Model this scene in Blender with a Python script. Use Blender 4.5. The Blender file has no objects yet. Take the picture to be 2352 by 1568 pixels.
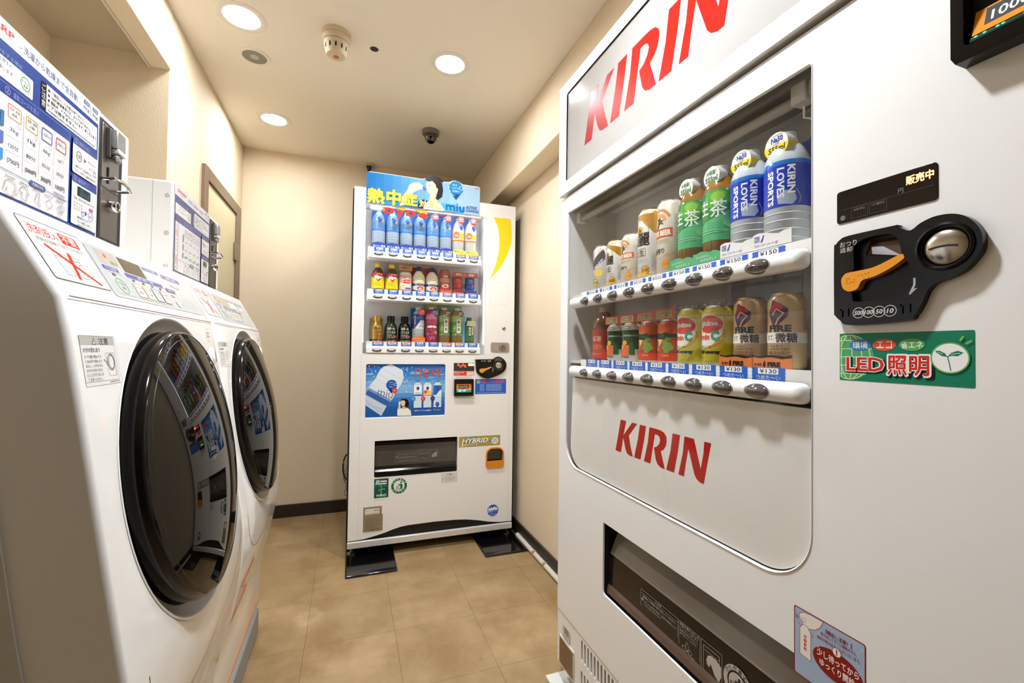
import bpy, bmesh, math, random
from mathutils import Vector, Matrix
from mathutils.geometry import tessellate_polygon
random.seed(7)
S = bpy.context.scene
COL = S.collection
# ---------------------------------------------------------------- camera
def make_camera():
    f, yaw, pitch, roll = 1022.25594, .351083877, .0197045765, .0134233019
    cy, sy = math.cos(yaw), math.sin(yaw)
    r = Vector((cy, -sy, 0)); fw = Vector((sy, cy, 0)); u = Vector((0, 0, 1))
    cp, sp = math.cos(pitch), math.sin(pitch)
    fw, u = fw * cp + u * sp, u * cp - fw * sp
    cr, sr = math.cos(roll), math.sin(roll)
    r, u = r * cr + u * sr, u * cr - r * sr
    cam = bpy.data.cameras.new('camera'); o = bpy.data.objects.new('camera', cam); COL.objects.link(o)
    cam.sensor_width = 36; cam.lens = f / 2352 * 36; cam.clip_start = .02
    o.matrix_world = Matrix(((r.x, u.x, -fw.x, 0), (r.y, u.y, -fw.y, 0), (r.z, u.z, -fw.z, 1.03), (0, 0, 0, 1)))
    S.camera = o
make_camera()
# ---------------------------------------------------------------- world, lamps, exposure
W = bpy.data.worlds.new('world'); S.world = W; W.use_nodes = True
W.node_tree.nodes['Background'].inputs[0].default_value = (1, .96, .92, 1)
W.node_tree.nodes['Background'].inputs[1].default_value = .05
S.view_settings.view_transform = 'Standard'; S.view_settings.look = 'None'
S.view_settings.gamma = 1; S.view_settings.use_curve_mapping = False
S.view_settings.exposure = 1.38
CEIL = 2.22
DOWNLIGHTS = [(-.387, 1.831, .19), (.374, 1.818, .48), (-.391, 2.60, .15), (.20, .72, .9)]
LAMP_W, LAMP_COL, SPOT, BLEND = 28.0, (.88, .945, 1), math.radians(118), .7
def downlight_lamp(x, y, k):
    l = bpy.data.lights.new('downlight_lamp', 'SPOT'); l.energy = LAMP_W * k; l.color = LAMP_COL
    l.spot_size = SPOT; l.spot_blend = BLEND; l.shadow_soft_size = .05
    o = bpy.data.objects.new('downlight_lamp', l); COL.objects.link(o); o.location = (x, y, CEIL - .012)
for _x, _y, _k in DOWNLIGHTS: downlight_lamp(_x, _y, _k)
try:
    S.cycles.max_bounces = 10; S.cycles.diffuse_bounces = 5; S.cycles.glossy_bounces = 4; S.cycles.transparent_max_bounces = 24
    S.cycles.caustics_reflective = False; S.cycles.caustics_refractive = False; S.cycles.sample_clamp_indirect = 4
except Exception: pass
# ---------------------------------------------------------------- materials
def lin(h):
    h = h.lstrip('#'); c = [int(h[i:i + 2], 16) / 255 for i in (0, 2, 4)]
    return tuple(x / 12.92 if x <= .04045 else ((x + .055) / 1.055) ** 2.4 for x in c) + (1,)
_M = {}
def M(h, rough=.45, metal=0, coat=0, emit=0, spec=.5, noise=0, bump=0, bscale=400, alpha=1):
    k = (h, rough, metal, coat, emit, spec, noise, bump, bscale, alpha)
    if k in _M: return _M[k]
    m = bpy.data.materials.new('%s_%s' % ('metal' if metal else 'lit' if emit else 'paint', h.lstrip('#')))
    m.use_nodes = True; nt = m.node_tree; b = nt.nodes['Principled BSDF']
    c = lin(h); b.inputs['Base Color'].default_value = c
    b.inputs['Roughness'].default_value = rough; b.inputs['Metallic'].default_value = metal
    b.inputs['Coat Weight'].default_value = coat; b.inputs['Coat Roughness'].default_value = .04
    b.inputs['Specular IOR Level'].default_value = spec; b.inputs['Alpha'].default_value = alpha
    if emit:
        b.inputs['Emission Color'].default_value = c; b.inputs['Emission Strength'].default_value = emit
    if noise or bump:
        tc = nt.nodes.new('ShaderNodeTexCoord'); n = nt.nodes.new('ShaderNodeTexNoise')
        n.inputs['Scale'].default_value = 6 if noise else bscale; n.inputs['Detail'].default_value = 6
        nt.links.new(tc.outputs['Object'], n.inputs['Vector'])
        if noise:
            x = nt.nodes.new('ShaderNodeMix'); x.data_type = 'RGBA'
            x.inputs[6].default_value = tuple(v * (1 - noise) for v in c[:3]) + (1,)
            x.inputs[7].default_value = tuple(min(1, v * (1 + noise)) for v in c[:3]) + (1,)
            nt.links.new(n.outputs['Fac'], x.inputs[0]); nt.links.new(x.outputs[2], b.inputs['Base Color'])
        if bump:
            n2 = nt.nodes.new('ShaderNodeTexNoise'); n2.inputs['Scale'].default_value = bscale; n2.inputs['Detail'].default_value = 3
            nt.links.new(tc.outputs['Object'], n2.inputs['Vector'])
            bp = nt.nodes.new('ShaderNodeBump'); bp.inputs['Strength'].default_value = bump; bp.inputs['Distance'].default_value = .002
            nt.links.new(n2.outputs['Fac'], bp.inputs['Height']); nt.links.new(bp.outputs[0], b.inputs['Normal'])
    _M[k] = m; return m
def glass_mat(name, tint, refl=1.0, rough=.0):
    m = bpy.data.materials.new(name); m.use_nodes = True; nt = m.node_tree; nt.nodes.clear()
    o = nt.nodes.new('ShaderNodeOutputMaterial'); mx = nt.nodes.new('ShaderNodeMixShader')
    t = nt.nodes.new('ShaderNodeBsdfTransparent'); g = nt.nodes.new('ShaderNodeBsdfGlossy')
    t.inputs[0].default_value = lin(tint); g.inputs['Roughness'].default_value = rough
    f = nt.nodes.new('ShaderNodeLayerWeight'); f.inputs[0].default_value = .5
    def mth(op, a, v):
        n = nt.nodes.new('ShaderNodeMath'); n.operation = op; nt.links.new(a, n.inputs[0]); n.inputs[1].default_value = v; return n.outputs[0]
    p = mth('MULTIPLY', mth('ADD', mth('MULTIPLY', mth('POWER', f.outputs['Facing'], 4.0), .96), .04), refl)
    nt.links.new(p, mx.inputs[0])
    nt.links.new(t.outputs[0], mx.inputs[1]); nt.links.new(g.outputs[0], mx.inputs[2]); nt.links.new(mx.outputs[0], o.inputs[0])
    return m
GLASS = glass_mat('clear_glass', '#fcfcfb', .8)
PET = glass_mat('clear_plastic', '#dfe9ee', 1.2, .08)
# ---------------------------------------------------------------- mesh builder
def root_loc(p):
    while p and p.parent: p = p.parent
    return p.location.copy() if p else Vector((0, 0, 0))
class MB:
    def __init__(s): s.v = []; s.f = []; s.m = []; s.mats = []
    def mi(s, m):
        if m not in s.mats: s.mats.append(m)
        return s.mats.index(m)
    def add(s, vs, fs, m):
        b = len(s.v); i = s.mi(m); s.v += [tuple(p) for p in vs]
        for f in fs: s.f.append([b + k for k in f]); s.m.append(i)
        return s
    def box(s, x0, x1, y0, y1, z0, z1, m):
        v = [(x, y, z) for x in (x0, x1) for y in (y0, y1) for z in (z0, z1)]
        return s.add(v, [(0, 1, 3, 2), (4, 6, 7, 5), (0, 4, 5, 1), (2, 3, 7, 6), (0, 2, 6, 4), (1, 5, 7, 3)], m)
    def plate(s, fr, loops, h0, h1, m, back=True):
        """flat plate with holes: loops[0] outline, the rest holes (mm), from height h0 to h1 (mm) in frame fr"""
        flat = [p for l in loops for p in l]
        tr = tessellate_polygon([[Vector((p[0], p[1], 0)) for p in l] for l in loops])
        n = len(flat); v = [fr(x, y, h1) for x, y in flat] + [fr(x, y, h0) for x, y in flat]
        fs = [tuple(t) for t in tr] + ([tuple(n + k for k in reversed(t)) for t in tr] if back else [])
        o = 0
        for l in loops:
            k = len(l)
            for i in range(k):
                a, b = o + i, o + (i + 1) % k; fs.append((a, b, n + b, n + a))
            o += k
        return s.add(v, fs, m)
    def lathe(s, fr, prof, m, n=32, mats=None, cap=False):
        """prof [(r,h)] revolved; fr(x,y,h)->point; mats optional per segment"""
        v = []; P = len(prof)
        for r, h in prof:
            for i in range(n):
                a = 2 * math.pi * i / n; v.append(fr(r * math.cos(a), r * math.sin(a), h))
        for j in range(P - 1):
            fs = [(j * n + i, j * n + (i + 1) % n, (j + 1) * n + (i + 1) % n, (j + 1) * n + i) for i in range(n)]
            if j == 0: base = len(s.v); s.v += [tuple(p) for p in v]
            i_ = s.mi(mats[j] if mats else m)
            for f in fs: s.f.append([base + k for k in f]); s.m.append(i_)
        for ring, rr in ((0, prof[0][0]), (P - 1, prof[-1][0])):
            if cap and rr > 1e-6:
                f = [base + ring * n + i for i in range(n)]; s.f.append(f); s.m.append(s.mi(mats[0 if ring == 0 else -1] if mats else m))
        return s
    def tube(s, pts, r, m, n=8):
        pts = [Vector(p) for p in pts]; v = []
        for i, p in enumerate(pts):
            d = (pts[min(i + 1, len(pts) - 1)] - pts[max(i - 1, 0)]).normalized()
            a = d.cross(Vector((0, 0, 1)));  a = d.cross(Vector((1, 0, 0))) if a.length < .1 else a
            a.normalize(); b = d.cross(a)
            for k in range(n):
                t = 2 * math.pi * k / n; v.append(p + (a * math.cos(t) + b * math.sin(t)) * r)
        fs = [(i * n + k, i * n + (k + 1) % n, (i + 1) * n + (k + 1) % n, (i + 1) * n + k) for i in range(len(pts) - 1) for k in range(n)]
        fs += [tuple(range(n)), tuple((len(pts) - 1) * n + k for k in range(n))]
        return s.add(v, fs, m)
    def build(s, name, parent=None, bevel=0, seg=2, angle=35, loc=None, fix=False):
        me = bpy.data.meshes.new(name)
        o = bpy.data.objects.new(name, me); COL.objects.link(o)
        if parent: o.parent = parent; L = root_loc(parent)
        else:
            L = Vector(loc) if loc else Vector((0, 0, 0)); o.location = L
        me.from_pydata([(p[0] - L.x, p[1] - L.y, p[2] - L.z) for p in s.v], [], s.f)
        for m in s.mats: me.materials.append(m)
        me.polygons.foreach_set('material_index', s.m)
        me.polygons.foreach_set('use_smooth', [True] * len(s.f))
        me.update(); me.set_sharp_from_angle(angle=math.radians(angle))
        if bevel or fix:
            bm = bmesh.new(); bm.from_mesh(me); bmesh.ops.recalc_face_normals(bm, faces=bm.faces[:]); bm.to_mesh(me); bm.free(); me.set_sharp_from_angle(angle=math.radians(angle))
        if bevel:
            b = o.modifiers.new('bevel', 'BEVEL'); b.width = bevel; b.segments = seg; b.limit_method = 'ANGLE'; b.angle_limit = math.radians(40); b.harden_normals = False
        return o
def tag(o, label=None, cat=None, group=None, kind=None):
    if label: o['label'] = label
    if cat: o['category'] = cat
    if group: o['group'] = group
    if kind: o['kind'] = kind
    return o
def thing(name, label, cat, loc, group=None, kind=None):
    o = bpy.data.objects.new(name, None); COL.objects.link(o); o.location = loc; o.empty_display_size = .05
    return tag(o, label, cat, group, kind)
def dup(o, loc=None, label=None, parent=None, off=None):
    c = o.copy(); COL.objects.link(c)
    if parent: c.parent = parent
    if loc: c.location = loc
    if off: c.location = Vector(o.location) + Vector(off)
    if label: c['label'] = label
    for ch in [x for x in bpy.data.objects if x.parent == o]: dup(ch, parent=c)
    return c
# ---------------------------------------------------------------- flat artwork (print, lettering) laid on a surface
_T = {}
def glyphs(t, bold=0, shear=0):
    k = (t, bold, shear)
    if k not in _T:
        cu = bpy.data.curves.new('t', 'FONT'); cu.body = t; cu.offset = bold; cu.shear = shear; cu.resolution_u = 2
        ob = bpy.data.objects.new('t', cu); me = bpy.data.meshes.new_from_object(ob)
        _T[k] = ([(p.co.x, p.co.y) for p in me.vertices], [tuple(f.vertices) for f in me.polygons])
        bpy.data.objects.remove(ob); bpy.data.curves.remove(cu); bpy.data.meshes.remove(me)
    return _T[k]
def spline(p, k=4):
    o = []; n = len(p)
    for i in range(n):
        a, b, c, d = p[i - 1], p[i], p[(i + 1) % n], p[(i + 2) % n]
        for j in range(k):
            t = j / k; o.append(tuple(.5 * (2 * b[m] + (c[m] - a[m]) * t + (2 * a[m] - 5 * b[m] + 4 * c[m] - d[m]) * t * t + (3 * b[m] - a[m] - 3 * c[m] + d[m]) * t ** 3) for m in (0, 1)))
    return o
def rr(x0, y0, x1, y1, r=0, n=5):
    if not isinstance(r, (list, tuple)) and r <= 0: return [(x0, y0), (x1, y0), (x1, y1), (x0, y1)]
    r = r if isinstance(r, (list, tuple)) else (r,) * 4
    out = []
    for (cx, cy, a0), q in zip(((x1, y0, -90), (x1, y1, 0), (x0, y1, 90), (x0, y0, 180)), (r[0], r[1], r[2], r[3])):
        sx, sy = (-1 if cx == x1 else 1), (-1 if cy == y1 else 1)
        if q <= 0: out.append((cx, cy)); continue
        for i in range(n + 1):
            a = math.radians(a0 + 90 * i / n); out.append((cx + sx * q + q * math.cos(a), cy + sy * q + q * math.sin(a)))
    return out
def el(cx, cy, rx, ry=None, n=28, a0=0, a1=360):
    ry = rx if ry is None else ry; full = a1 - a0 >= 360; k = n if full else n + 1
    return [(cx + rx * math.cos(math.radians(a0 + (a1 - a0) * i / n)), cy + ry * math.sin(math.radians(a0 + (a1 - a0) * i / n))) for i in range(k)]
def _clip(p, ax, v, less):
    o = []
    for i in range(len(p)):
        a, b = p[i], p[(i + 1) % len(p)]; ia = (a[ax] <= v) == less or a[ax] == v; ib = (b[ax] <= v) == less or b[ax] == v
        if ia: o.append(a)
        if ia != ib:
            t = (v - a[ax]) / (b[ax] - a[ax]); o.append((a[0] + (b[0] - a[0]) * t, a[1] + (b[1] - a[1]) * t))
    return o
def _split(polys, ax, st):
    out = []
    for p in polys:
        lo = min(q[ax] for q in p); hi = max(q[ax] for q in p); k = math.floor(lo / st) + 1; cur = p
        while k * st < hi - 1e-6 and len(cur) > 2:
            a = _clip(cur, ax, k * st, True)
            if len(a) > 2: out.append(a)
            cur = _clip(cur, ax, k * st, False); k += 1
        if len(cur) > 2: out.append(cur)
    return out
class Art:
    def __init__(s, fr, mb=None, h=.05, dz=.02, sx=0, sy=0, rough=.4, coat=0):
        s.fr = fr; s.mb = mb or MB(); s.h = h; s.dz = dz; s.sx = sx; s.sy = sy; s.tf = None; s.rough = rough; s.coat = coat; s.emit = 0
    def mt(s, c): return c if not isinstance(c, str) else M(c, s.rough, coat=s.coat, spec=.3)
    def put(s, polys, c):
        s.h += s.dz
        if s.tf: polys = [[s.tf(*q) for q in p] for p in polys]
        if s.sx: polys = _split(polys, 0, s.sx)
        if s.sy: polys = _split(polys, 1, s.sy)
        for p in polys: s.mb.add([s.fr(x, y, s.h) for x, y in p], [tuple(range(len(p)))], s.mt(c))
        return s
    def poly(s, p, c):
        if s.sx or s.sy:
            t = tessellate_polygon([[Vector((x, y, 0)) for x, y in p]]); return s.put([[p[i] for i in k] for k in t], c)
        return s.put([p], c)
    def rect(s, x0, y0, x1, y1, c, r=0): return s.put([rr(x0, y0, x1, y1, r)], c)
    def ell(s, cx, cy, rx, c, ry=None, n=28): return s.put([el(cx, cy, rx, ry, n)], c)
    def strip(s, outer, inner, c, closed=True):
        n = len(outer); k = n if closed else n - 1
        return s.put([[outer[i], outer[(i + 1) % n], inner[(i + 1) % n], inner[i]] for i in range(k)], c)
    def ring(s, cx, cy, r, w, c, ry=None, a0=0, a1=360, n=28):
        ry = r if ry is None else ry
        return s.strip(el(cx, cy, r, ry, n, a0, a1), el(cx, cy, r - w, ry - w, n, a0, a1), c, a1 - a0 >= 360)
    def frame(s, x0, y0, x1, y1, w, c, r=0):
        if not isinstance(r, (list, tuple)) and r <= 0: r = .01
        return s.strip(rr(x0, y0, x1, y1, r), rr(x0 + w, y0 + w, x1 - w, y1 - w, max(r - w, .01)), c)
    def line(s, pts, w, c, closed=False):
        o = []; n = len(pts)
        if closed: pts = list(pts) + [pts[0]]; n += 1
        L = []; R = []
        for i, p in enumerate(pts):
            a = pts[max(i - 1, 0)]; b = pts[min(i + 1, n - 1)]
            if closed and i in (0, n - 1): a, b = pts[-2], pts[1]
            dx, dy = b[0] - a[0], b[1] - a[1]; d = math.hypot(dx, dy) or 1
            L.append((p[0] - dy / d * w / 2, p[1] + dx / d * w / 2)); R.append((p[0] + dy / d * w / 2, p[1] - dx / d * w / 2))
        return s.put([[L[i], L[i + 1], R[i + 1], R[i]] for i in range(n - 1)], c)
    def t(s, txt, x0, y0, x1, y1, c, bold=0, shear=0, rot=0):
        """text whose ink box fills the rectangle; x1 None keeps the aspect"""
        cjk = bold > 0 and any(ord(c_) > 127 for c_ in txt)
        v, f = glyphs(txt, 0 if cjk else bold, shear)
        if rot: r = math.radians(rot); v = [(x * math.cos(r) - y * math.sin(r), x * math.sin(r) + y * math.cos(r)) for x, y in v]
        a, b = min(p[0] for p in v), max(p[0] for p in v); e, g = min(p[1] for p in v), max(p[1] for p in v)
        ky = (y1 - y0) / max(g - e, .01); kx = ky if x1 is None else (x1 - x0) / max(b - a, .01)
        q = [(x0 + (p[0] - a) * kx, y0 + (p[1] - e) * ky) for p in v]
        if not cjk: return s.put([[q[i] for i in k] for k in f], c)
        b = bold * .8; bx, by = b * kx, b * ky; keep = s.dz; s.dz = keep * .5
        for dx, dy in ((bx, 0), (-bx, 0), (0, by), (0, -by)) + (((bx * .7, by * .7), (-bx * .7, by * .7), (bx * .7, -by * .7), (-bx * .7, -by * .7)) if bold > .04 else ()):
            s.put([[(q[i][0] + dx, q[i][1] + dy) for i in k] for k in f], c)
        s.put([[q[i] for i in k] for k in f], c); s.dz = keep
        return s
    def vt(s, txt, cx, ytop, h, c, bold=0, step=1.05):
        for i, ch in enumerate(txt): s.t(ch, cx - h * .45, ytop - (i * step + .95) * h, cx + h * .45, ytop - i * step * h, c, bold)
        return s
    def lines(s, x0, x1, ys, h, c, seed=1, ch=1.0):
        """rows of print too small to read in the photograph"""
        r = random.Random(seed); P = []
        for y in ys:
            x = x0; e = x1 if ch >= 1 else x0 + (x1 - x0) * r.uniform(ch, 1)
            while x < e - h * .6:
                w = h * r.uniform(.55, .95); P.append(rr(x, y + h * r.uniform(0, .15), min(x + w, e), y + h * r.uniform(.3, .5))); P.append(rr(x + w * .3, y + h * .5, min(x + w * .6, e), y + h)); x += w + h * .25
        return s.put(P, c) if P else s
    def build(s, name, parent=None, **k): return s.mb.build(name, parent, **k)
# ================================================================ ROOM
def wall_mat(h, nm, bump=.25):
    return M(h, .75, bump=bump, bscale=260, noise=.02)
WALL = wall_mat('#e4d3b6', 'wall'); CEILM = M('#f3eadb', .8, bump=.12, bscale=300)
def floor_mat():
    m = bpy.data.materials.new('vinyl_tile_floor'); m.use_nodes = True; nt = m.node_tree; b = nt.nodes['Principled BSDF']; N = nt.nodes.new; Lk = nt.links.new
    g = N('ShaderNodeNewGeometry'); sp = N('ShaderNodeSeparateXYZ'); Lk(g.outputs['Position'], sp.inputs[0])
    def mth(op, a, v=None, c=None):
        n = N('ShaderNodeMath'); n.operation = op
        for i, q in enumerate((a, v, c)):
            if q is None: continue
            if isinstance(q, (int, float)): n.inputs[i].default_value = q
            else: Lk(q, n.inputs[i])
        return n.outputs[0]
    edges = []; cells = []
    for ax, off, pt in (('X', .779, .301), ('Y', 1.69, .300)):
        d = mth('DIVIDE', mth('SUBTRACT', sp.outputs[ax], off), pt); fr = mth('FRACT', mth('ADD', d, 40)); cells.append(mth('FLOOR', d))
        e = mth('MINIMUM', fr, mth('SUBTRACT', 1.0, fr)); edges.append(e)
    e = mth('MINIMUM', edges[0], edges[1]); seam = mth('LESS_THAN', e, .0035)
    cv = N('ShaderNodeCombineXYZ'); Lk(cells[0], cv.inputs[0]); Lk(cells[1], cv.inputs[1])
    wn = N('ShaderNodeTexWhiteNoise'); Lk(cv.outputs[0], wn.inputs['Vector'])
    n1 = N('ShaderNodeTexNoise'); n1.inputs['Scale'].default_value = 5; n1.inputs['Detail'].default_value = 8; n1.inputs['Roughness'].default_value = .65; Lk(g.outputs['Position'], n1.inputs['Vector'])
    n2 = N('ShaderNodeTexNoise'); n2.inputs['Scale'].default_value = 70; n2.inputs['Detail'].default_value = 4; Lk(g.outputs['Position'], n2.inputs['Vector'])
    n3 = N('ShaderNodeTexNoise'); n3.inputs['Scale'].default_value = 26; n3.inputs['Detail'].default_value = 2; Lk(g.outputs['Position'], n3.inputs['Vector'])
    cr = N('ShaderNodeValToRGB'); Lk(n1.outputs['Fac'], cr.inputs[0])
    cr.color_ramp.elements[0].position = .36; cr.color_ramp.elements[0].color = lin('#8c7049'); cr.color_ramp.elements[1].position = .64; cr.color_ramp.elements[1].color = lin('#ab9069')
    def mix(f, a, c, mode='MIX'):
        x = N('ShaderNodeMix'); x.data_type = 'RGBA'; x.blend_type = mode
        if isinstance(f, float): x.inputs[0].default_value = f
        else: Lk(f, x.inputs[0])
        for i, q in ((6, a), (7, c)):
            if isinstance(q, tuple): x.inputs[i].default_value = q
            else: Lk(q, x.inputs[i])
        return x.outputs[2]
    c = mix(mth('MULTIPLY', wn.outputs['Value'], .35), cr.outputs[0], lin('#846a45'))
    c = mix(mth('MULTIPLY', mth('GREATER_THAN', n3.outputs['Fac'], .72), .35), c, lin('#6a4c2c'))
    c = mix(mth('MULTIPLY', mth('SUBTRACT', n2.outputs['Fac'], .35), .5), c, lin('#a2865c'))
    vd = N('ShaderNodeVectorMath'); vd.operation = 'DISTANCE'; Lk(g.outputs['Position'], vd.inputs[0]); vd.inputs[1].default_value = (-.125, 1.88, 0)
    sc = mth('MULTIPLY', mth('LESS_THAN', mth('ABSOLUTE', mth('SUBTRACT', mth('ADD', vd.outputs['Value'], mth('MULTIPLY', n3.outputs['Fac'], .05)), .062)), .016), mth('GREATER_THAN', n2.outputs['Fac'], .42))
    c = mix(mth('MULTIPLY', sc, .18), c, lin('#c9b48c'))
    c = mix(mth('MULTIPLY', seam, .5), c, lin('#4c3820'))
    Lk(c, b.inputs['Base Color'])
    Lk(mth('ADD', mth('MULTIPLY', n1.outputs['Fac'], .25), .3), b.inputs['Roughness'])
    return m
def struct(o, label=None): return tag(o, label, kind='structure')
BX = lambda *a: MB().box(*a)
struct(BX(-1.05, 1.05, -1.75, 3.15, -.06, 0, floor_mat()).build('floor'))
CF = lambda x, y, h: (x / 1000, y / 1000, CEIL + h / 1000)
holes = [el(x * 1000, y * 1000, 63, n=32) for x, y, k in DOWNLIGHTS] + [el(72, 1836, 17, n=14)]
struct(MB().plate(CF, [rr(-1050, -1750, 1050, 3150)] + holes, 0, 60, CEILM).build('ceiling', angle=60))
struct(BX(-1.05, 1.05, 3.025, 3.15, 0, CEIL, WALL).build('wall_back'))
struct(BX(.91, 1.05, -1.75, 3.025, 0, CEIL, WALL).build('wall_right'))
struct(BX(-1.05, -.612, 1.89, 3.025, 0, CEIL, WALL).build('wall_left', bevel=.006))
struct(BX(-1.05, -.945, -1.75, 1.89, 0, CEIL, WALL).build('wall_alcove'))
struct(BX(-.945, .91, -1.75, -1.65, 0, CEIL, M('#565351', .8, bump=.2, bscale=260)).build('wall_near'))
tr = MB().box(-.672, -.612, -1.65, 1.89, 2.008, CEIL, WALL).box(-.676, -.672, -1.65, 1.89, 2.0, 2.075, M('#ded2bb', .6))
struct(tr.build('trim_1', bevel=.003))
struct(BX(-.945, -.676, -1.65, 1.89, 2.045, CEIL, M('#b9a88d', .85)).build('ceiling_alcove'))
struct(BX(.80, .91, -1.65, 3.025, 1.93, CEIL, WALL).build('trim_2', bevel=.006))
DK = M('#2a1e15', .45)
struct(BX(-.612, .91, 3.013, 3.025, 0, .076, DK).build('baseboard_back', bevel=.002))
struct(BX(.899, .91, 1.28, 3.013, 0, .076, DK).build('baseboard_right', bevel=.002))
struct(BX(-.612, -.600, 2.94, 3.013, 0, .076, DK).build('baseboard_left', bevel=.002))
# door on the left wall
dr = struct(thing('door_1', 'cream flush door in a brown steel frame', None, (-.612, 2.6, 0)))
FR = M('#7d664f', .45)
fr_ = MB().box(-.618, -.596, 2.258, 2.306, 0, 1.822, FR).box(-.618, -.596, 2.838, 2.93, 0, 1.822, FR).box(-.618, -.596, 2.306, 2.838, 1.765, 1.822, FR)
fr_.build('door_frame', dr, bevel=.002)
BX(-.616, -.604, 2.308, 2.836, .01, 1.763, M('#dccfa6', .5, noise=.02)).build('door_leaf', dr, bevel=.001)
hg = MB(); HM = M('#8b7a63', .35, metal=.6)
hg.box(-.604, -.594, 2.80, 2.885, 1.505, 1.6, HM); hg.box(-.597, -.5925, 2.845, 2.88, 1.51, 1.55, HM); hg.box(-.597, -.5925, 2.845, 2.88, 1.555, 1.597, HM)
hg.build('hinge', dr, bevel=.001)
# white conduit lying along the right wall
cd = MB(); PIPE = M('#d9d0c0', .5, noise=.05)
cd.tube([(.893, 1.29, .014), (.893, 1.9, .014), (.893, 2.31, .014)], .0125, PIPE, 12)
for y in (1.93, 2.06): cd.box(.879, .899, y, y + .014, 0, .028, M('#b49b78', .6))
tag(cd.build('floor_conduit', loc=(.893, 1.8, 0)), 'white conduit pipe lying on the floor along the dark right baseboard', 'pipe')
# ---------------------------------------------------------------- ceiling fittings
RIM = M('#e9e2d6', .5)
LABS = ['round recessed ceiling light nearest the washers, left of the round grey ceiling speaker', 'brightest round recessed ceiling light, at the right beside the small dark ceiling plug',
        'round recessed ceiling light farthest back at the left, near the door', 'round recessed ceiling light above the gap between the near washer and the large drinks machine']
for (x, y, k), lb in zip(DOWNLIGHTS, LABS):
    t = thing('ceiling_light', lb, 'ceiling light', (x, y, CEIL), 'recessed ceiling lights')
    F = lambda a, b, h, x=x, y=y: (x + a / 1000, y + b / 1000, CEIL + h / 1000)
    MB().lathe(F, [(58, 10), (58, -1.5), (64, -3), (80, -2), (82, 0)], RIM, 40).build('trim_ring', t)
    MB().lathe(F, [(0, 3), (57, 3), (57, 5), (0, 5)], M('#f3f8ff', .5, emit=k * 70 + 58), 40).build('diffuser', t)
sx, sy = -.386, 2.062; F = lambda a, b, h: (sx + a / 1000, sy + b / 1000, CEIL + h / 1000)
t = thing('ceiling_speaker', 'round grey mesh speaker set flush in the ceiling', 'speaker', (sx, sy, CEIL))
MB().lathe(F, [(45, 0), (45, -3), (52, -4), (57, -2), (57, 0)], RIM, 36).build('trim_ring', t)
MB().lathe(F, [(0, -3), (15, -3), (16, -2.2), (45, -2), (45, 0)], M('#8d8a80', .7, bump=.5, bscale=900), 36, mats=[M('#bdb4a6', .6)] * 2 + [M('#8d8a80', .7, bump=.5, bscale=900)] * 2).build('grille', t)
sx, sy = -.067, 1.795
F = lambda a, b, h: (sx + a / 1000, sy + b / 1000, CEIL + h / 1000)
t = thing('smoke_detector', 'cream smoke detector with dark slots hanging from the ceiling', 'smoke detector', (sx, sy, CEIL)); CRM = M('#d5c6a6', .55)
MB().lathe(F, [(51, 0), (51, -17), (48, -18), (48, -20), (50, -21), (47, -36), (43, -38)], CRM, 36).build('base', t)
MB().lathe(F, [(41, -37), (44, -40), (43.5, -46), (40, -72), (33, -86), (20, -90), (0, -90)], CRM, 36).build('sensor_head', t)
sl = MB()
for i in range(12):
    a = 2 * math.pi * i / 12; c, s_ = math.cos(a), math.sin(a)
    P = []
    for d, z in ((-3, -50), (3, -50), (3, -72), (-3, -72)):
        rad = 42.6 if z > -60 else 40.6; P.append((sx + (rad * c - d * s_) / 1000, sy + (rad * s_ + d * c) / 1000, CEIL + z / 1000))
    sl.add(P, [(0, 1, 2, 3)], M('#15110d', .8))
sl.build('slot_openings', t)
MB().lathe(F, [(0, -90), (10, -90), (11, -91), (0, -93)], M('#c9743e', .5), 16).build('indicator_lamp', t)
# knock-out in the ceiling
kx = .072; F = lambda a, b, h: (kx + a / 1000, 1.836 + b / 1000, CEIL + h / 1000)
tag(MB().lathe(F, [(0, 5), (13, 5), (16.6, 2), (16.6, 14), (0, 14)], M('#3a2c26', .7), 14).build('ceiling_plug', loc=(kx, 1.836, CEIL)), 'small dark round plug in the ceiling beside the smoke detector', 'plug')
cx, cy = .397, 2.42; F = lambda a, b, h: (cx + a / 1000, cy + b / 1000, CEIL + h / 1000)
t = thing('security_camera', 'small dark dome security camera on the ceiling', 'camera', (cx, cy, CEIL))
MB().lathe(F, [(47, 0), (48, -8), (44, -22), (35, -28), (34, -28)], M('#7d7268', .35, metal=.5), 36).build('base', t)
MB().lathe(F, [(34, -26), (34, -34), (30, -50), (21, -62), (10, -68), (0, -69)], M('#0b0a0a', .08, coat=1), 32).build('dome', t)
MB().lathe(lambda a, b, h: F(a, b - 33.5 - h, -46 + 0 * h), [(0, 0), (6, 0), (6, -3), (0, -3)], M('#30343a', .1), 12).build('lens', t)
t = thing('wall_connector', 'small black plug hanging under a cream box at the top of the back wall', 'plug', (.1, 3.025, 2.2))
BX(.079, .124, 2.975, 3.025, 2.203, 2.22, M('#cdbb94', .6)).build('box', t, bevel=.003)
MB().lathe(lambda a, b, h: (.1 + a / 1000, 2.995 + b / 1000, 2.203 + h / 1000), [(0, 0), (15, 0), (16, -6), (11, -22), (8, -40), (7, -90), (0, -91)], M('#0d0c0b', .4), 14).build('plug_body', t)
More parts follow.
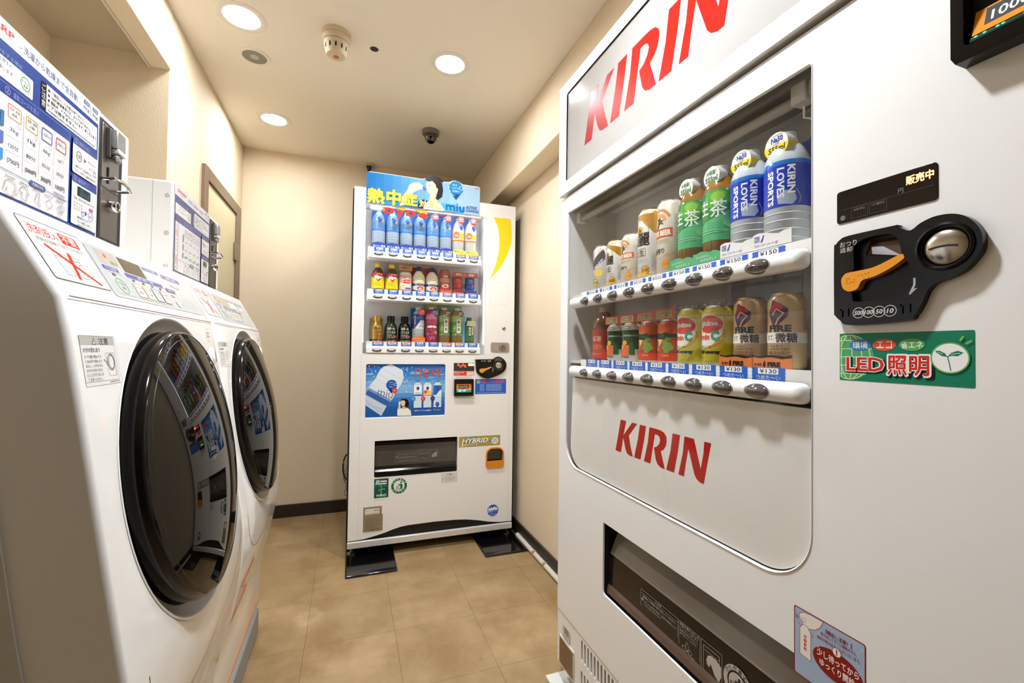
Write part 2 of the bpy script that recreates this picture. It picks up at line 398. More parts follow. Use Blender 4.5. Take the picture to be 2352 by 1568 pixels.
# ================================================================ COIN-OPERATED WASHERS (left)
WB = M('#eceae6', .09, spec=.4); WSIDE = M('#b9b6ae', .35)
PROF = [(-.311, 1.0865), (-.301, 1.035), (-.283, .92), (-.264, .795), (-.247, .685), (-.238, .627), (-.2345, .59), (-.2335, .55), (-.236, .5), (-.2425, .45), (-.252, .40), (-.264, .35), (-.276, .30), (-.285, .255), (-.288, .22), (-.288, .10)]
def profx(z):
    for (x0, z0), (x1, z1) in zip(PROF, PROF[1:]):
        if z <= z0 and z >= z1: return x0 + (x1 - x0) * (z0 - z) / (z0 - z1)
    return PROF[-1][0]
STEEL = M('#9d9a94', .3, metal=1); STEEL2 = M('#8a8278', .38, metal=1); CHROME = M('#d8d8d6', .08, metal=1); BLK = M('#0c0b0a', .4)
def washer(y0, near):
    lab = ('white coin washer nearest the camera, with the large dark round door at the front left' if near else 'white coin washer farther back, behind the nearest one, beside the brown-framed door')
    t = thing('washing_machine', lab, 'washing machine', (-.55, y0 + .3, .0), 'coin washers along the left wall')
    P = [(-.90, .10), (-.90, 1.2), (-.37465, 1.2), (-.31365, 1.0912)] + PROF
    mb = MB(); y1 = y0 + .597
    n = len(P); v = [(x, y0, z) for x, z in P] + [(x, y1, z) for x, z in P]
    mb.add(v, [tuple(range(n)), tuple(reversed(range(n, 2 * n)))] + [(i, i + n, (i + 1) % n + n, (i + 1) % n) for i in range(n)], WB)
    body = mb.build('body', t, angle=30, fix=True)
    w = body.modifiers.new('bevel', 'BEVEL'); w.width = .0075; w.segments = 4; w.limit_method = 'ANGLE'; w.angle_limit = math.radians(60)
    FD = lambda y, s, h: (-.264 + .155 * (.795 - 1.0865 + s * .988e-3) + h * .988e-3, y0 + y / 1000, 1.0865 - s * .988e-3 + h * .153e-3)  # door plane, s downwards
    cut = MB().lathe(lambda p, q, h: FD(315 + p, 267 + q, h), [(0, -60), (258, -60), (258, 30), (0, 30)], WB, 80).build('cut', fix=True)
    bo = body.modifiers.new('hole', 'BOOLEAN'); bo.operation = 'DIFFERENCE'; bo.object = cut; bo.solver = 'EXACT'
    bpy.context.view_layer.update(); dg = bpy.context.evaluated_depsgraph_get()
    me = bpy.data.meshes.new_from_object(body.evaluated_get(dg)); body.modifiers.clear(); body.data = me; bpy.data.objects.remove(cut)
    if not len(me.materials): me.materials.append(WB)
    me.polygons.foreach_set('use_smooth', [True] * len(me.polygons)); me.set_sharp_from_angle(angle=math.radians(30))
    # side cover behind the front frame
    sp = MB(); Q = [(-.365, .90), (-.352, .80), (-.338, .70), (-.328, .64), (-.33, .30), (-.345, .12)]
    sp.add([(x, y0 - .0005, z) for x, z in Q] + [(-.89, y0 - .0005, .12), (-.89, y0 - .0005, .9)] + [(x, y0 - .004, z) for x, z in Q] + [(-.89, y0 - .004, .12), (-.89, y0 - .004, .9)],
           [tuple(range(8)), tuple(range(15, 7, -1))] + [(i, (i + 1) % 8, 8 + (i + 1) % 8, 8 + i) for i in range(8)], M('#c9cbc8', .4))
    if near: sp.build('side_cover', t)
    FW = lambda y, z, h: (profx(z / 1000) + h / 1000 * .99, y0 + y / 1000, z / 1000)              # on the curved front
    SL = Vector((-.072, 0, .1285)).normalized(); SN = Vector((SL.z, 0, -SL.x))
    FC = lambda y, v_, h: tuple(Vector((-.311, y0 + y / 1000, 1.0865)) + SL * v_ / 1000 + SN * h / 1000)   # slanted control panel
    FD = lambda y, s, h: (-.264 + .155 * (.795 - 1.0865 + s * .988e-3) + h * .988e-3, y0 + y / 1000, 1.0865 - s * .988e-3 + h * .153e-3)  # door plane, s downwards
    FB = lambda y, z, h: (-.383 + h / 1000, y0 + y / 1000, z / 1000)                              # coin box front
    # seam under the control panel and the U-shaped border under the door
    a = Art(FD, h=.4); a.rect(12, -1, 585, 0.6, '#6f5a58'); a.build('panel_seam', t)
    a = Art(FW, h=.6); pts = [(315 + 258 * math.cos(math.radians(q)), 600 + 150 * math.sin(math.radians(q))) for q in range(180, 361, 8)]
    a.line(pts, 2, '#8d867c'); a.build('front_border', t)
    # ---- control panel print
    Vz = lambda z: (z - 1086.5) / 128.5 * 147.3
    a = Art(FC, h=.6, rough=.09)
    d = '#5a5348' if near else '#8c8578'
    a.rect(14, Vz(1107), 146, Vz(1180), '#dcdad6', 5); a.frame(14, Vz(1107), 146, Vz(1180), 1.2, d, 5)
    R = '#e0321f'
    a.t('洗剤投入', 24, Vz(1161), 84, Vz(1173), R, .012); a.rect(88, Vz(1160), 128, Vz(1174), R); a.t('不要', 92, Vz(1162), 124, Vz(1172.5), '#ffffff', .01)
    a.t('洗剤が自動で投入されます', 28, Vz(1153), 128, Vz(1158), '#8d857b')
    G = '#8f8a83'
    for px in ((62, 8), (92, -6)):
        x0 = px[0]
        a.line([(x0 - 18, Vz(1143)), (x0 + 8, Vz(1143)), (x0 + 4, Vz(1116)), (x0 - 12, Vz(1116))], 1, G, True)
        a.line([(x0 - 18, Vz(1138)), (x0 + 8, Vz(1138))], .8, G)
    a.ell(104, Vz(1128), 16, '#e6e2dc', 9); a.ring(104, Vz(1128), 16, .9, G, 9)
    a.line([(38, Vz(1150)), (124, Vz(1112))], 4, R); a.line([(83, Vz(1147)), (72, Vz(1113))], 6, R)
    a.build('detergent_sticker', t)
    a = Art(FC, h=.6, rough=.09)
    a.rect(150, Vz(1101), 560, Vz(1178), '#b9bdbf', 6)
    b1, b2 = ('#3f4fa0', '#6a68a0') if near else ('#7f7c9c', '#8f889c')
    a.rect(171, Vz(1151), 236, Vz(1174), '#b3aaa0', 2); a.ell(199, Vz(1166), 4, '#f04a3a'); a.t('運転中', 205, Vz(1154), 229, Vz(1160), '#5a524c')
    a.rect(243, Vz(1149), 328, Vz(1173), '#4c4236' if near else '#b3a488', 2); a.ring(268, Vz(1166), 4, .7, '#d8d2c4', a0=0, a1=120)
    a.t('4', 320, Vz(1158), 322, Vz(1161), '#d8d2c4'); a.t('5', 320, Vz(1151), 322, Vz(1154), '#d8d2c4')
    a.rect(336, Vz(1167), 408, Vz(1173), b2, 1); a.t('すすぎ・脱水', 350, Vz(1168.5), 392, Vz(1171.5), '#e8e6f0'); a.rect(338, Vz(1150), 408, Vz(1165), '#f1f0ee', 2); a.lines(344, 400, [Vz(1160), Vz(1155)], 3, '#8d8a94', 3)
    a.rect(420, Vz(1164), 520, Vz(1172), b2, 1); a.t('設定・取消', 446, Vz(1166), 496, Vz(1170), '#e8e6f0')
    a.rect(168, Vz(1143), 216, Vz(1149), b1, 1); a.t('ドラム洗浄', 175, Vz(1144), 209, Vz(1148), '#e8e8f4'); a.frame(166, Vz(1107), 224, Vz(1141), .7, '#a9adb4', 3)
    a.rect(185, Vz(1135), 195, Vz(1139), '#4a4238'); a.ring(196, Vz(1121), 17, 2, '#6fbf7a', 14); a.t('ドラム', 187, Vz(1122), 205, Vz(1127), '#5b605e'); a.t('洗浄', 191, Vz(1115), 202, Vz(1120), '#5b605e')
    a.rect(236, Vz(1141), 388, Vz(1147), b1, 1); a.t('洗濯・乾燥コース選択', 280, Vz(1142.3), 346, Vz(1145.8), '#e8e8f4')
    a.frame(234, Vz(1106), 392, Vz(1140), .7, '#a9adb4', 3)
    for i, (c, s1, s2) in enumerate((('#e08a4a', '洗濯・乾燥', '標準'), ('#e2c84e', '洗濯・乾燥', '少量'), ('#5a68b4', '洗濯', 'のみ'), ('#d4503c', '乾燥', 'のみ'))):
        x = 241 + i * 37
        a.rect(x, Vz(1109), x + 32, Vz(1132), '#dddbd7', 3); a.frame(x, Vz(1109), x + 32, Vz(1132), 1.4, c if near else '#cbb8a4', 3)
        a.t(s1, x + 4, Vz(1123), x + 28, Vz(1127), '#5c564e'); a.t(s2, x + 9, Vz(1114), x + 24, Vz(1120), '#5c564e'); a.rect(x + 10, Vz(1135), x + 18, Vz(1138), '#4a4238')
    a.rect(400, Vz(1136), 446, Vz(1143), b2, 1); a.t('スタート', 408, Vz(1137.5), 438, Vz(1141.5), '#e8e6f0'); a.rect(412, Vz(1127), 430, Vz(1132), '#b9b0a4'); a.ell(424, Vz(1114), 10, '#efeeeb', 8); a.ring(424, Vz(1114), 10, .8, '#bdbcb8', 8); a.rect(420, Vz(1113), 424, Vz(1117), '#8d8a85')
    for i in range(4):
        for j in range(3): a.ring(462 + 22 * i, Vz(1112 + 9 * j), 8, .8, '#c4c4c1', 5)
    for i in range(3): a.rect(450 + 16 * i, Vz(1150), 460 + 16 * i, Vz(1156), '#f7f7f5')
    a.build('control_panel', t)
    # ---- caution label, handle side labels on the door plane
    a = Art(FD, h=.5)
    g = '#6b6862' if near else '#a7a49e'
    a.rect(17, -110, 105, -46, '#e9e6e2', 3); a.tf = lambda x, y: (x, y)
    a.build('label_backing', t) if False else None
    a.tf = None
    a.mb = MB()
    a.rect(17, 46, 105, 109, '#e4e0dd', 3); a.frame(17, 46, 105, 109, .6, '#b9b5ae', 3); a.rect(17, 46, 98, 58, '#b6b2ab' if near else '#c4c1bc'); a.frame(17, 46, 99, 104, .5, g)
    def td(s_, x0, s1, x1, s0, c, bold=0):  # text on a frame whose second axis runs down
        a.tf = lambda x, y: (x, s0 + s1 - y); a.t(s_, x0, s0, x1, s1, c, bold); a.tf = None
    td('注意', 60, 57, 84, 48, '#3f3c38', .02); a.poly([(44, 57), (54, 57), (49, 48)], '#3f3c38'); a.poly([(45.6, 56.2), (52.4, 56.2), (49, 49.8)], '#d8d4cd'); a.rect(48.5, 51.5, 49.5, 54.5, '#3f3c38')
    td('けがの恐れあり', 22, 67, 60, 61, '#4e4a46', .01)
    for i, q in enumerate(('ドアを開け閉めする', 'ときは手や指をはさ', 'まない、けがをする', 'おそれがあります。', 'とくにお子さまには', 'ご注意ください。')): td(q, 23, 74.5 + i * 5.6, 23 + len(q) * 4.2, 70.6 + i * 5.6, '#5a5650')
    a.line([(72, 68), (94, 68), (94, 98), (76, 98)], .6, g, True); a.ring(84, 80, 9, 1, g, 11); a.ring(85, 80, 7, .6, g, 9); a.line([(66, 76), (72, 80), (74, 84)], .9, g); a.lines(74, 100, [105], 2, g, 5)
    a.build('caution_label', t)
    a = Art(FD, h=.4); a.lines(528, 556, [14, 17], 2, '#bdb9b2', 4); a.lines(530, 560, [24, 32], 6, '#a8a296', 8); a.lines(530, 556, [44], 3, '#c9c5be', 9)
    a.build('side_label', t); a = Art(FD, h=.4); a.lines(566, 576, [112], 4, '#d69a94', 2); a.build('handle_caption', t)
    h_ = MB().lathe(lambda p, q, h: FD(558 + p * .5 + (q / 28) * -1, 78 + q, h + 1), [(0, 4), (9, 4), (16, 2.5), (19, 0), (19, -4)], M('#f4f3f0', .15, coat=.5), 24)
    h_.lathe(lambda p, q, h: FD(561 + p * .22 + q * .08, 82 + q, h + 1.2), [(0, 4.2), (12, 4.4), (17, 3.2)], M('#8f8a82', .4), 16)
    h_.build('door_handle', t)
    # ---- round door
    cy, cs = 315, 267
    F = lambda p, q, h: FD(cy + p, cs + q, h)
    RG = M('#b3ada5', .38, metal=.15)
    MB().lathe(F, [(261.5, .6), (259.5, 1.6), (257, .4), (253, -5), (245, -11), (236, -14), (215, -14)], None, 80, mats=[WB, WB, RG, RG, RG, BLK]).build('door_ring', t, angle=50)
    BZ = M('#0c0908', .1, spec=.35)
    dm = MB().lathe(F, [(228, -14), (234, -8), (235.5, 4), (234, 14), (231, 19.5), (229, 20.5), (227.5, 19.5)], BZ, 80)
    door = dm.build('door', t, angle=40)
    R0, H0 = 229, 32
    dome = lambda r: 19.5 + H0 * (1 - (r / R0) ** 2) ** 1.0 if r < R0 else 19.5
    GL = M('#0b0706', .015, spec=.17)
    MB().lathe(F, [(r, dome(r) - 0) for r in (229, 226, 222, 217, 212, 206, 203, 196, 188, 176, 160, 140, 118, 94, 70, 46, 24, 8, 0)], GL, 96).build('door_glass', door, angle=60)
    MB().lathe(F, [(r, dome(r) + h) for r, h in ((219.4, -.4), (219, .3), (218.2, .3), (217.8, -.4))], M('#060404', .3), 80).build('door_bead', door)
    a = Art(lambda p, q, h: F(p, q, dome(math.hypot(p, q)) + h), h=.6); a.sx = 8
    c = '#8c8680'; ox, oy = -62, -30
    def tdd(s_, x0, yb, x1, yt): a.tf = lambda x, y: (x, yb + yt - y); a.t(s_, x0, yt, x1, yb, c); a.tf = None
    a.frame(ox, oy, ox + 34, oy + 36, .6, '#6d6762', 2); tdd('WASH', ox + 5, oy + 14, ox + 29, oy + 7); a.line([(ox - 4, oy + 18), (ox + 38, oy + 18)], .6, '#6d6762'); tdd('DRY', ox + 8, oy + 29, ox + 26, oy + 22)
    a.build('door_print', door)
    # ---- kick panel and red sticker
    k = MB(); k.box(-.2885, -.286, y0 + .012, y0 + .585, .128, .133, M('#b97c52', .6)); k.build('kick_panel_seam', t)
    a = Art(FW, h=.8, sy=6, rough=.3)
    a.rect(70, 318, 245, 425, '#ebe6df', 6); a.rect(76, 400, 236, 420, '#d8402c'); a.t('洗剤投入不要', 96, 404, 216, 416, '#f3e9e2', .02)
    a.ell(150, 378, 34, '#e3ddd5', 13); a.line([(104, 395), (204, 352)], 4, '#d8402c'); a.line([(190, 397), (118, 350)], 4, '#d8402c'); a.lines(100, 180, [362, 374], 6, '#d9705e', 3)
    a.rect(78, 322, 236, 345, '#d8402c'); a.t('自動投入', 110, 327, 205, 340, '#f0b8ac', .02)
    a.line([(250, 380), (262, 330), (255, 318)], 1.2, '#7d766c'); a.build('warning_sticker', t)
    # yellow strip hanging at the far lower corner
    yb = MB(); yy = y1 + .001
    Y_ = [(-.34, .37), (-.268, .357), (-.280, .277), (-.300, .2314), (-.34, .26)]
    yb.add([(x, yy, z) for x, z in Y_] + [(x, yy + .0015, z) for x, z in Y_], [(0, 1, 2, 3, 4), (9, 8, 7, 6, 5)] + [(i, (i + 1) % 5, 5 + (i + 1) % 5, 5 + i) for i in range(5)], M('#d8b31e', .5))
    yb.box(-.34, -.33, y1 - .003, yy, .27, .37, M('#d8b31e', .5)); yb.build('yellow_flap', t)
    # ---- feet
    for px in (-.78, -.285):
        for py in (.02, .50):
            f = MB(); x1 = px if px > -.5 else px + .12
            f.box(x1 - .12, x1, y0 + py, y0 + py + .075, 0, .1, M('#8f8e8a', .7, noise=.1)); f.build('foot_pad', t, bevel=.01)
    f = MB().box(-.88, -.30, y0 + .02, y0 + .57, .085, .102, M('#77756f', .6)); f.box(-.30, -.2835, y0 + .1, y0 + .5, .02, .1, M('#8f8e8a', .7, noise=.1)); f.build('base_frame', t, bevel=.004)
    # ---- coin box
    cb = MB().box(-.62, -.3835, y0 - .036, y0 + .346, 1.2006, 1.4085, WB)
    box = cb.build('coin_box', t, bevel=.006, seg=3)
    ba = Art(FB, rough=.3, coat=.25)
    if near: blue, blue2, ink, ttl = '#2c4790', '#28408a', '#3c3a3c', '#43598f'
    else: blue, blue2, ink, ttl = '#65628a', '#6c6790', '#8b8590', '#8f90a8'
    gr = '#a7a9ae'
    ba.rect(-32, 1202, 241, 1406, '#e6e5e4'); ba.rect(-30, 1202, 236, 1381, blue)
    ba.t('SHARP', -14, 1391, 45, 1399, '#df3426', .03); ba.lines(0, 22, [1384], 4, '#a9a6a4', 2)
    ba.t('- 洗濯から乾燥まで全自動 -', 55, 1387, 184, 1397, ttl, .01)
    for x, q in ((193, '6kg'), (217, '3kg')):
        ba.rect(x + 1, 1395, x + 16, 1401, ttl); ba.t('洗濯' if x < 200 else '乾燥', x + 3, 1396, x + 14, 1400, '#e6e5e4'); ba.t(q, x, 1385.5, x + 16, 1392, ttl)
    ba.line([(212, 1384), (212, 1402)], .6, ttl)
    ba.rect(-26, 1338, 80, 1363, '#e9e7e4', 2); ba.t('ドラム洗浄をする場合', -10, 1365, 60, 1370, '#9aa8d8')
    ba.t('ボタンを押すと', 4, 1356, 42, 1361, ink); ba.t('ドラムを洗浄します', -8, 1347, 44, 1352, ink)
    ba.ring(66, 1351, 9, 1.5, '#69b574', 8.5); ba.t('ドラム', 60, 1351, 72, 1354.5, ink); ba.t('洗浄', 62, 1346, 70, 1350, ink); ba.ring(74, 1342, 3, .5, '#b5b0a8', 4)
    ba.rect(95, 1338, 232, 1374, '#eceae8', 3); ba.rect(95, 1338, 106, 1374, '#16161c' if near else '#5f5b70', (0, 0, 3, 3)); ba.vt('ご注意', 100.5, 1371, 9, '#e9e7e4', 0, 1.15)
    for i, q in enumerate(('● 一度投入したお金は戻りません。', '● 100円硬貨専用です。おつりはでません。', '● 運転中、ドアはロックされます。終了するまで', '　 ドアは開きません。')): ba.t(q, 109, 1365.5 - i * 6.6, 109 + (88, 104, 120, 66)[i], 1370.3 - i * 6.6, ink, .012)
    ba.lines(109, 226, [1340.5], 2.6, ink, 6)
    ba.rect(-26, 1320, 161, 1334, blue2, 3); ba.frame(-26, 1320, 161, 1334, .5, '#8ea0d0' if near else '#a6a3bc', 3)
    ba.ring(36, 1327, 4.5, .6, '#9fb0dc'); ba.t('2', 34.5, 1324.6, 37.5, 1329.4, '#9fb0dc'); ba.t('運転コースを選ぶ', 45, 1323.5, 92, 1330.5, '#8fa2d6')
    ba.rect(-26, 1205, 160, 1320, '#e6e4e2', 2)
    if not near:
        ba.rect(-8, 1205, -6, 1322, blue); ba.t('ご注意', -24, 1308, -10, 1313, '#c08a98'); ba.rect(-23, 1284, -11, 1304, '#e5c6c4', 2); ba.ring(-17, 1294, 5, 1, '#d08a8a'); ba.lines(-24, -10, [1268, 1276], 4, '#c08a98', 2); ba.line([(-26, 1262), (-8, 1262)], .6, blue)
        ba.lines(-24, -10, [1252], 4, '#c08a98', 3); ba.line([(-23, 1244), (-11, 1220)], 1.6, '#e0402e'); ba.line([(-11, 1244), (-22, 1220)], 1.6, '#e0402e'); ba.lines(-24, -10, [1206, 1212], 4, '#8c8690', 4)
    cols = ((37, 60, '#e0653a', '洗濯・乾燥', '(標準)', '3kg', '120分', '|700円'), (68, 91, '#e0b53a', '洗濯・乾燥', '(少量)', '1kg', '80分', '|500円'), (98, 120, '#4a5fb0', '洗濯のみ', '', '6kg', '35分', '300円'), (128, 151, '#cf3b4e', '乾燥のみ', '', '1kgまで', '30分', '100円'))
    for i, (x0, x1, c, n1, n2, kg, mn, yen) in enumerate(cols):
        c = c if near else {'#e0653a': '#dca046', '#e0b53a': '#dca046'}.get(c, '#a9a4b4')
        ba.frame(x0, 1297, x1, 1314, 1.2, c, 2); m_ = (x0 + x1) / 2
        if n2: ba.t(n1, x0 + 3, 1307, x1 - 3, 1311, ink); ba.t(n2, m_ - 5, 1301, m_ + 5, 1305, ink)
        else: ba.t(n1, x0 + 3.5, 1304, x1 - 3.5, 1308, ink)
        ba.ring(x1 - 3, 1294, 2.6, .5, '#a8a29a', 4)
        ba.t(kg, m_ - 7, 1281, m_ + 7, 1287, ink); ba.t(mn, m_ - 9, 1262, m_ + 8, 1268, ink); ba.t(yen, m_ - 10, 1243, m_ + 10, 1250, ink, .015)
        for z in (1275, 1257): ba.put([rr(x0 - 1 + j * 2.6, z, x0 + .4 + j * 2.6, z + .5) for j in range(9)], gr)
        if i: ba.line([(x0 - 4, 1240), (x0 - 4, 1312)], .5, gr)
    ba.lines(126, 152, [1231, 1236], 3, ink, 3)
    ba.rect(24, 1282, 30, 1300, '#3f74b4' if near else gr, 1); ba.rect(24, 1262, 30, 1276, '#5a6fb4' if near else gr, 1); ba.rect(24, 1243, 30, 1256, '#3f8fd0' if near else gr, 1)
    ba.line([(-24, 1233.5), (158, 1233.5)], .7, ttl); ba.rect(77, 1230, 108, 1237, ttl, 3); ba.t('洗濯物の目安', 82, 1231.5, 103, 1235.5, '#e6e5e4')
    sh = '#8f8b88'
    ba.line([(36, 1222), (32, 1210), (36, 1209), (38, 1214), (38, 1206), (50, 1206), (50, 1214), (52, 1209), (56, 1210), (52, 1222), (47, 1224), (41, 1224)], .9, '#b08a80', True)
    ba.line([(62, 1222), (60, 1217), (63, 1215), (64, 1217), (64, 1208), (73, 1208), (73, 1217), (75, 1215), (77, 1217), (74, 1222), (71, 1224), (66, 1224)], .9, sh, True)
    ba.line([(92, 1224), (96, 1224), (96, 1214), (100, 1210), (97, 1208), (88, 1214)], .9, sh, True); ba.line([(110, 1219), (118, 1224), (124, 1217), (116, 1211)], .9, sh, True); ba.ring(140, 1217, 5, .8, sh); ba.ring(145, 1219, 5, .8, sh); ba.line([(136, 1212), (140, 1207), (146, 1213)], .8, sh)
    for x in (44, 68, 92, 116, 140): ba.lines(x - 9, x + 9, [1226.5], 2.4, ink, x); ba.lines(x - 9, x + 9, [1202.5], 3, ink, x + 1)
    for z0, z1, n_, ti in ((1281, 1334, '3', '硬貨を入れる'), (1206, 1279, '4', '運転終了')):
        ba.rect(165, z0, 231, z1, '#e8e6e2', 3); ba.rect(165, z1 - 12, 231, z1, blue2, (0, 0, 3, 3)); ba.ring(173, z1 - 6, 4.4, .6, '#9fb0dc'); ba.t(n_, 171.6, z1 - 8.3, 174.4, z1 - 3.7, '#9fb0dc'); ba.t(ti, 180, z1 - 9, 208, z1 - 3, '#8fa2d6')
    ba.ring(181, 1308, 7.5, 1, '#4c4a50'); ba.t('100', 176, 1305, 186, 1311, '#4c4a50'); ba.poly([(194, 1304), (194, 1311), (200, 1307)], '#5a5560'); ba.line([(206, 1311), (208, 1309)], 1.5, '#d05a4a'); ba.lines(207, 226, [1300, 1308], 3, '#b8b2a4', 4); ba.frame(221, 1293, 227, 1300, .7, '#5a5560', 1)
    ba.t('硬貨を入れて暗証番号を入れ', 172, 1290, 216, 1294, ink); ba.t('スタートを押すと運転を始めます', 170, 1283.5, 228, 1287.5, ink)
    ba.rect(179, 1250, 214, 1264, '#0c1512' if near else '#6d7458', 1.5); ba.t('End', 187, 1252, 211, 1261.5, '#2f6a58' if near else '#4c5440', 0, .1)
    ba.t('「End」表示が出たら終了です', 170, 1243.5, 226, 1247.5, ink)
    ba.put([rr(172 + i * 6, 1228 + j * 4.5, 175 + i * 6, 1230.5 + j * 4.5) for i in range(4) for j in range(3)], '#c9c4c4'); ba.frame(192, 1223, 198, 1230, .7, '#5a5f74', 1); ba.poly([(201, 1225), (201, 1233), (206, 1229)], '#34489a'); ba.rect(211, 1236, 222, 1240, '#d8506a'); ba.ring(216, 1228, 7, .8, '#7f86b4'); ba.t('解除', 212, 1225.5, 220, 1229.5, '#4c5aa0')
    for i, q in enumerate(('確認番号を入力して', '「ロック解除」を押し、', '衣類を取り出してください')): ba.t(q, 180, 1216.5 - i * 6, 216 + 3 * i, 1220.5 - i * 6, ink)
    ba.build('instruction_panel', box)
    mt = MB(); mt.box(-.3845, -.3815, y0 + .239, y0 + .3145, 1.202, 1.397, M('#1d1712', .5))
    mt.build('coin_unit_frame', box, bevel=.001)
    mm = MB(); mm.box(-.383, -.381, y0 + .246, y0 + .3025, 1.288, 1.392, STEEL); mm.box(-.383, -.381, y0 + .246, y0 + .302, 1.205, 1.2865, STEEL2)
    mm.box(-.3815, -.376, y0 + .258, y0 + .262, 1.340, 1.388, M('#5b554e', .5)); plate_ = mm.build('coin_plate', box, bevel=.0008)
    mm = MB(); mm.box(-.381, -.368, y0 + .262, y0 + .292, 1.358, 1.388, M('#c9c7c3', .3, metal=.8)); mm.box(-.381, -.367, y0 + .266, y0 + .290, 1.349, 1.358, M('#e6e4e0', .4)); mm.build('return_flap', plate_, bevel=.002)
    Fk = lambda yy_, zz_: (lambda p, q, h: FB(yy_ + p, zz_ + q, h))
    MB().lathe(Fk(273, 1342), [(0, 16), (5, 15.5), (8, 12), (8, 8), (5, 6), (5, 1)], CHROME, 24).build('return_button', plate_)
    BX(-.3812, -.3795, y0 + .263, y0 + .2665, 1.297, 1.324, M('#141210', .6)).build('coin_slot', plate_)
    MB().tube([(-.381, y0 + .247, 1.3), (-.366, y0 + .25, 1.3015), (-.360, y0 + .262, 1.301), (-.360, y0 + .282, 1.2975), (-.362, y0 + .296, 1.295), (-.381, y0 + .3, 1.294)], .0028, CHROME, 10).build('coin_guard', plate_)
    lk = MB().lathe(Fk(275, 1262), [(10, 1), (10, 10), (9, 13), (6, 13.5), (5, 12), (0, 12)], CHROME, 28); lk.box(-.3712, -.369, y0 + .272, y0 + .278, 1.258, 1.266, BLK); lk.build('lock', plate_)
    for yy_, zz_ in ((300, 1385), (298, 1293), (249, 1388)): MB().lathe(Fk(yy_, zz_), [(0, 3.5), (1.6, 3.2), (2.4, 1)], CHROME, 10).build('screw', plate_)
    if not near:
        ys = y0 - .036
        for z in (1.374, 1.288, 1.203 + .009): MB().lathe(lambda p, q, h, z=z: (-.395 + p / 1000, ys - h / 1000, z + q / 1000), [(0, 2.4), (2, 2.2), (4.4, 1), (4.6, 0)], M('#dedbd6', .3, metal=.5), 16).build('screw', box)
        BX(-.4235, -.4225, ys - .0006, ys, 1.203, 1.405, M('#c9c6c0', .5)).build('side_seam', box)
    return t
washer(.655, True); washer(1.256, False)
# ================================================================ shared vending machine pieces
VW = M('#efedea', .3, coat=.15); VIN = M('#d9d7d3', .5); BARW = M('#f3f2ef', .25, coat=.3); BLKG = M('#070606', .16, spec=.3); DARKIN = M('#0d0c0b', .6)
LETK = {
 'K': [(332, 862), (355, 862), (344, 826), (379, 862), (399, 862), (366, 829), (374, 803), (383, 782), (369, 782), (359, 785), (353, 794), (343, 820), (334, 782), (310, 782)],
 'I': [(409, 862), (432, 862), (425, 830), (412, 782), (388, 782), (402, 828)],
 'R': [(444, 862), (470, 862), (484, 861), (494, 858), (501, 851), (502, 842), (499, 831), (493, 823), (483, 817), (488, 804), (496, 782), (483, 782), (473, 786), (467, 794), (460, 820), (470, 824), (478, 832), (481, 840), (478, 847), (471, 850), (463, 850), (454, 810), (448, 782), (425, 782), (439, 828)],
 'I2': [(520, 862), (542, 862), (536, 828), (525, 782), (501, 782), (514, 825)],
 'N': [(555, 862), (581, 862), (589, 838), (599, 808), (606, 839), (608, 862), (625, 862), (615, 819), (607, 782), (598, 782), (589, 786), (583, 793), (566, 840), (559, 810), (554, 782), (538, 782), (550, 826)]}
def kirin(a, x0, y0, k, c):
    for p in LETK.values(): a.poly([(x0 + (x - 310) * k, y0 + (y - 782) * k) for x, y in p], c)
def capsule_bar(fr, x0, x1, z, hz, hd, m, n=14):
    """rounded bar along the first axis: half-height hz, depth hd (mm)"""
    mb = MB(); v = []; xs = []; E = 5
    for i in range(E + 1):
        a = math.pi / 2 * i / E; xs.append((x0 + hd * (1 - math.sin(a)), math.cos(a)))
    st = [(x0 + hd * .8 * (1 - math.sin(math.pi / 2 * i / E)), max(.05, math.sin(math.pi / 2 * i / E)) if i < E else 1) for i in range(E + 1)]
    st = [(x0 + hd * .8 * (1 - math.cos(math.pi / 2 * i / E)), max(.03, math.sin(math.pi / 2 * i / E))) for i in range(E + 1)]
    st += [(x1 - (q[0] - x0), q[1]) for q in reversed(st)]
    for x, k in st:
        for j in range(n): a = -math.pi / 2 + math.pi * j / (n - 1); v.append(fr(x, z + hz * k ** .5 * math.sin(a), hd * k * max(0, math.cos(a)) ** .6))
    fs = [(i * n + j, i * n + j + 1, (i + 1) * n + j + 1, (i + 1) * n + j) for i in range(len(st) - 1) for j in range(n - 1)]
    return mb.add(v, fs, m)
def price_art(fr, x, z, w, h, price, cold=True, pink=False, hh=.5):
    """blue price ticket with ragged sides"""
    a = Art(fr, h=hh, rough=.35); B = '#7d6fc0' if pink else '#2b66c8'
    L = []; n = 8
    for i in range(n + 1): L.append((x - w / 2 + (0 if i % 2 else 1.6), z - h / 2 + h * i / n))
    Rr = [(2 * x - p[0], p[1]) for p in L]
    a.poly(Rr + L[::-1], B)
    a.rect(x - w * .30, z + h * .02, x + w * .30, z + h * .46, '#f1f0ee'); a.t(price, x - w * .25, z + h * .08, x + w * .25, z + h * .40, '#22222a', .015)
    if cold: a.t('つめた～い', x - w * .36, z - h * .42, x + w * .36, z - h * .08, '#e8f0fb')
    return a
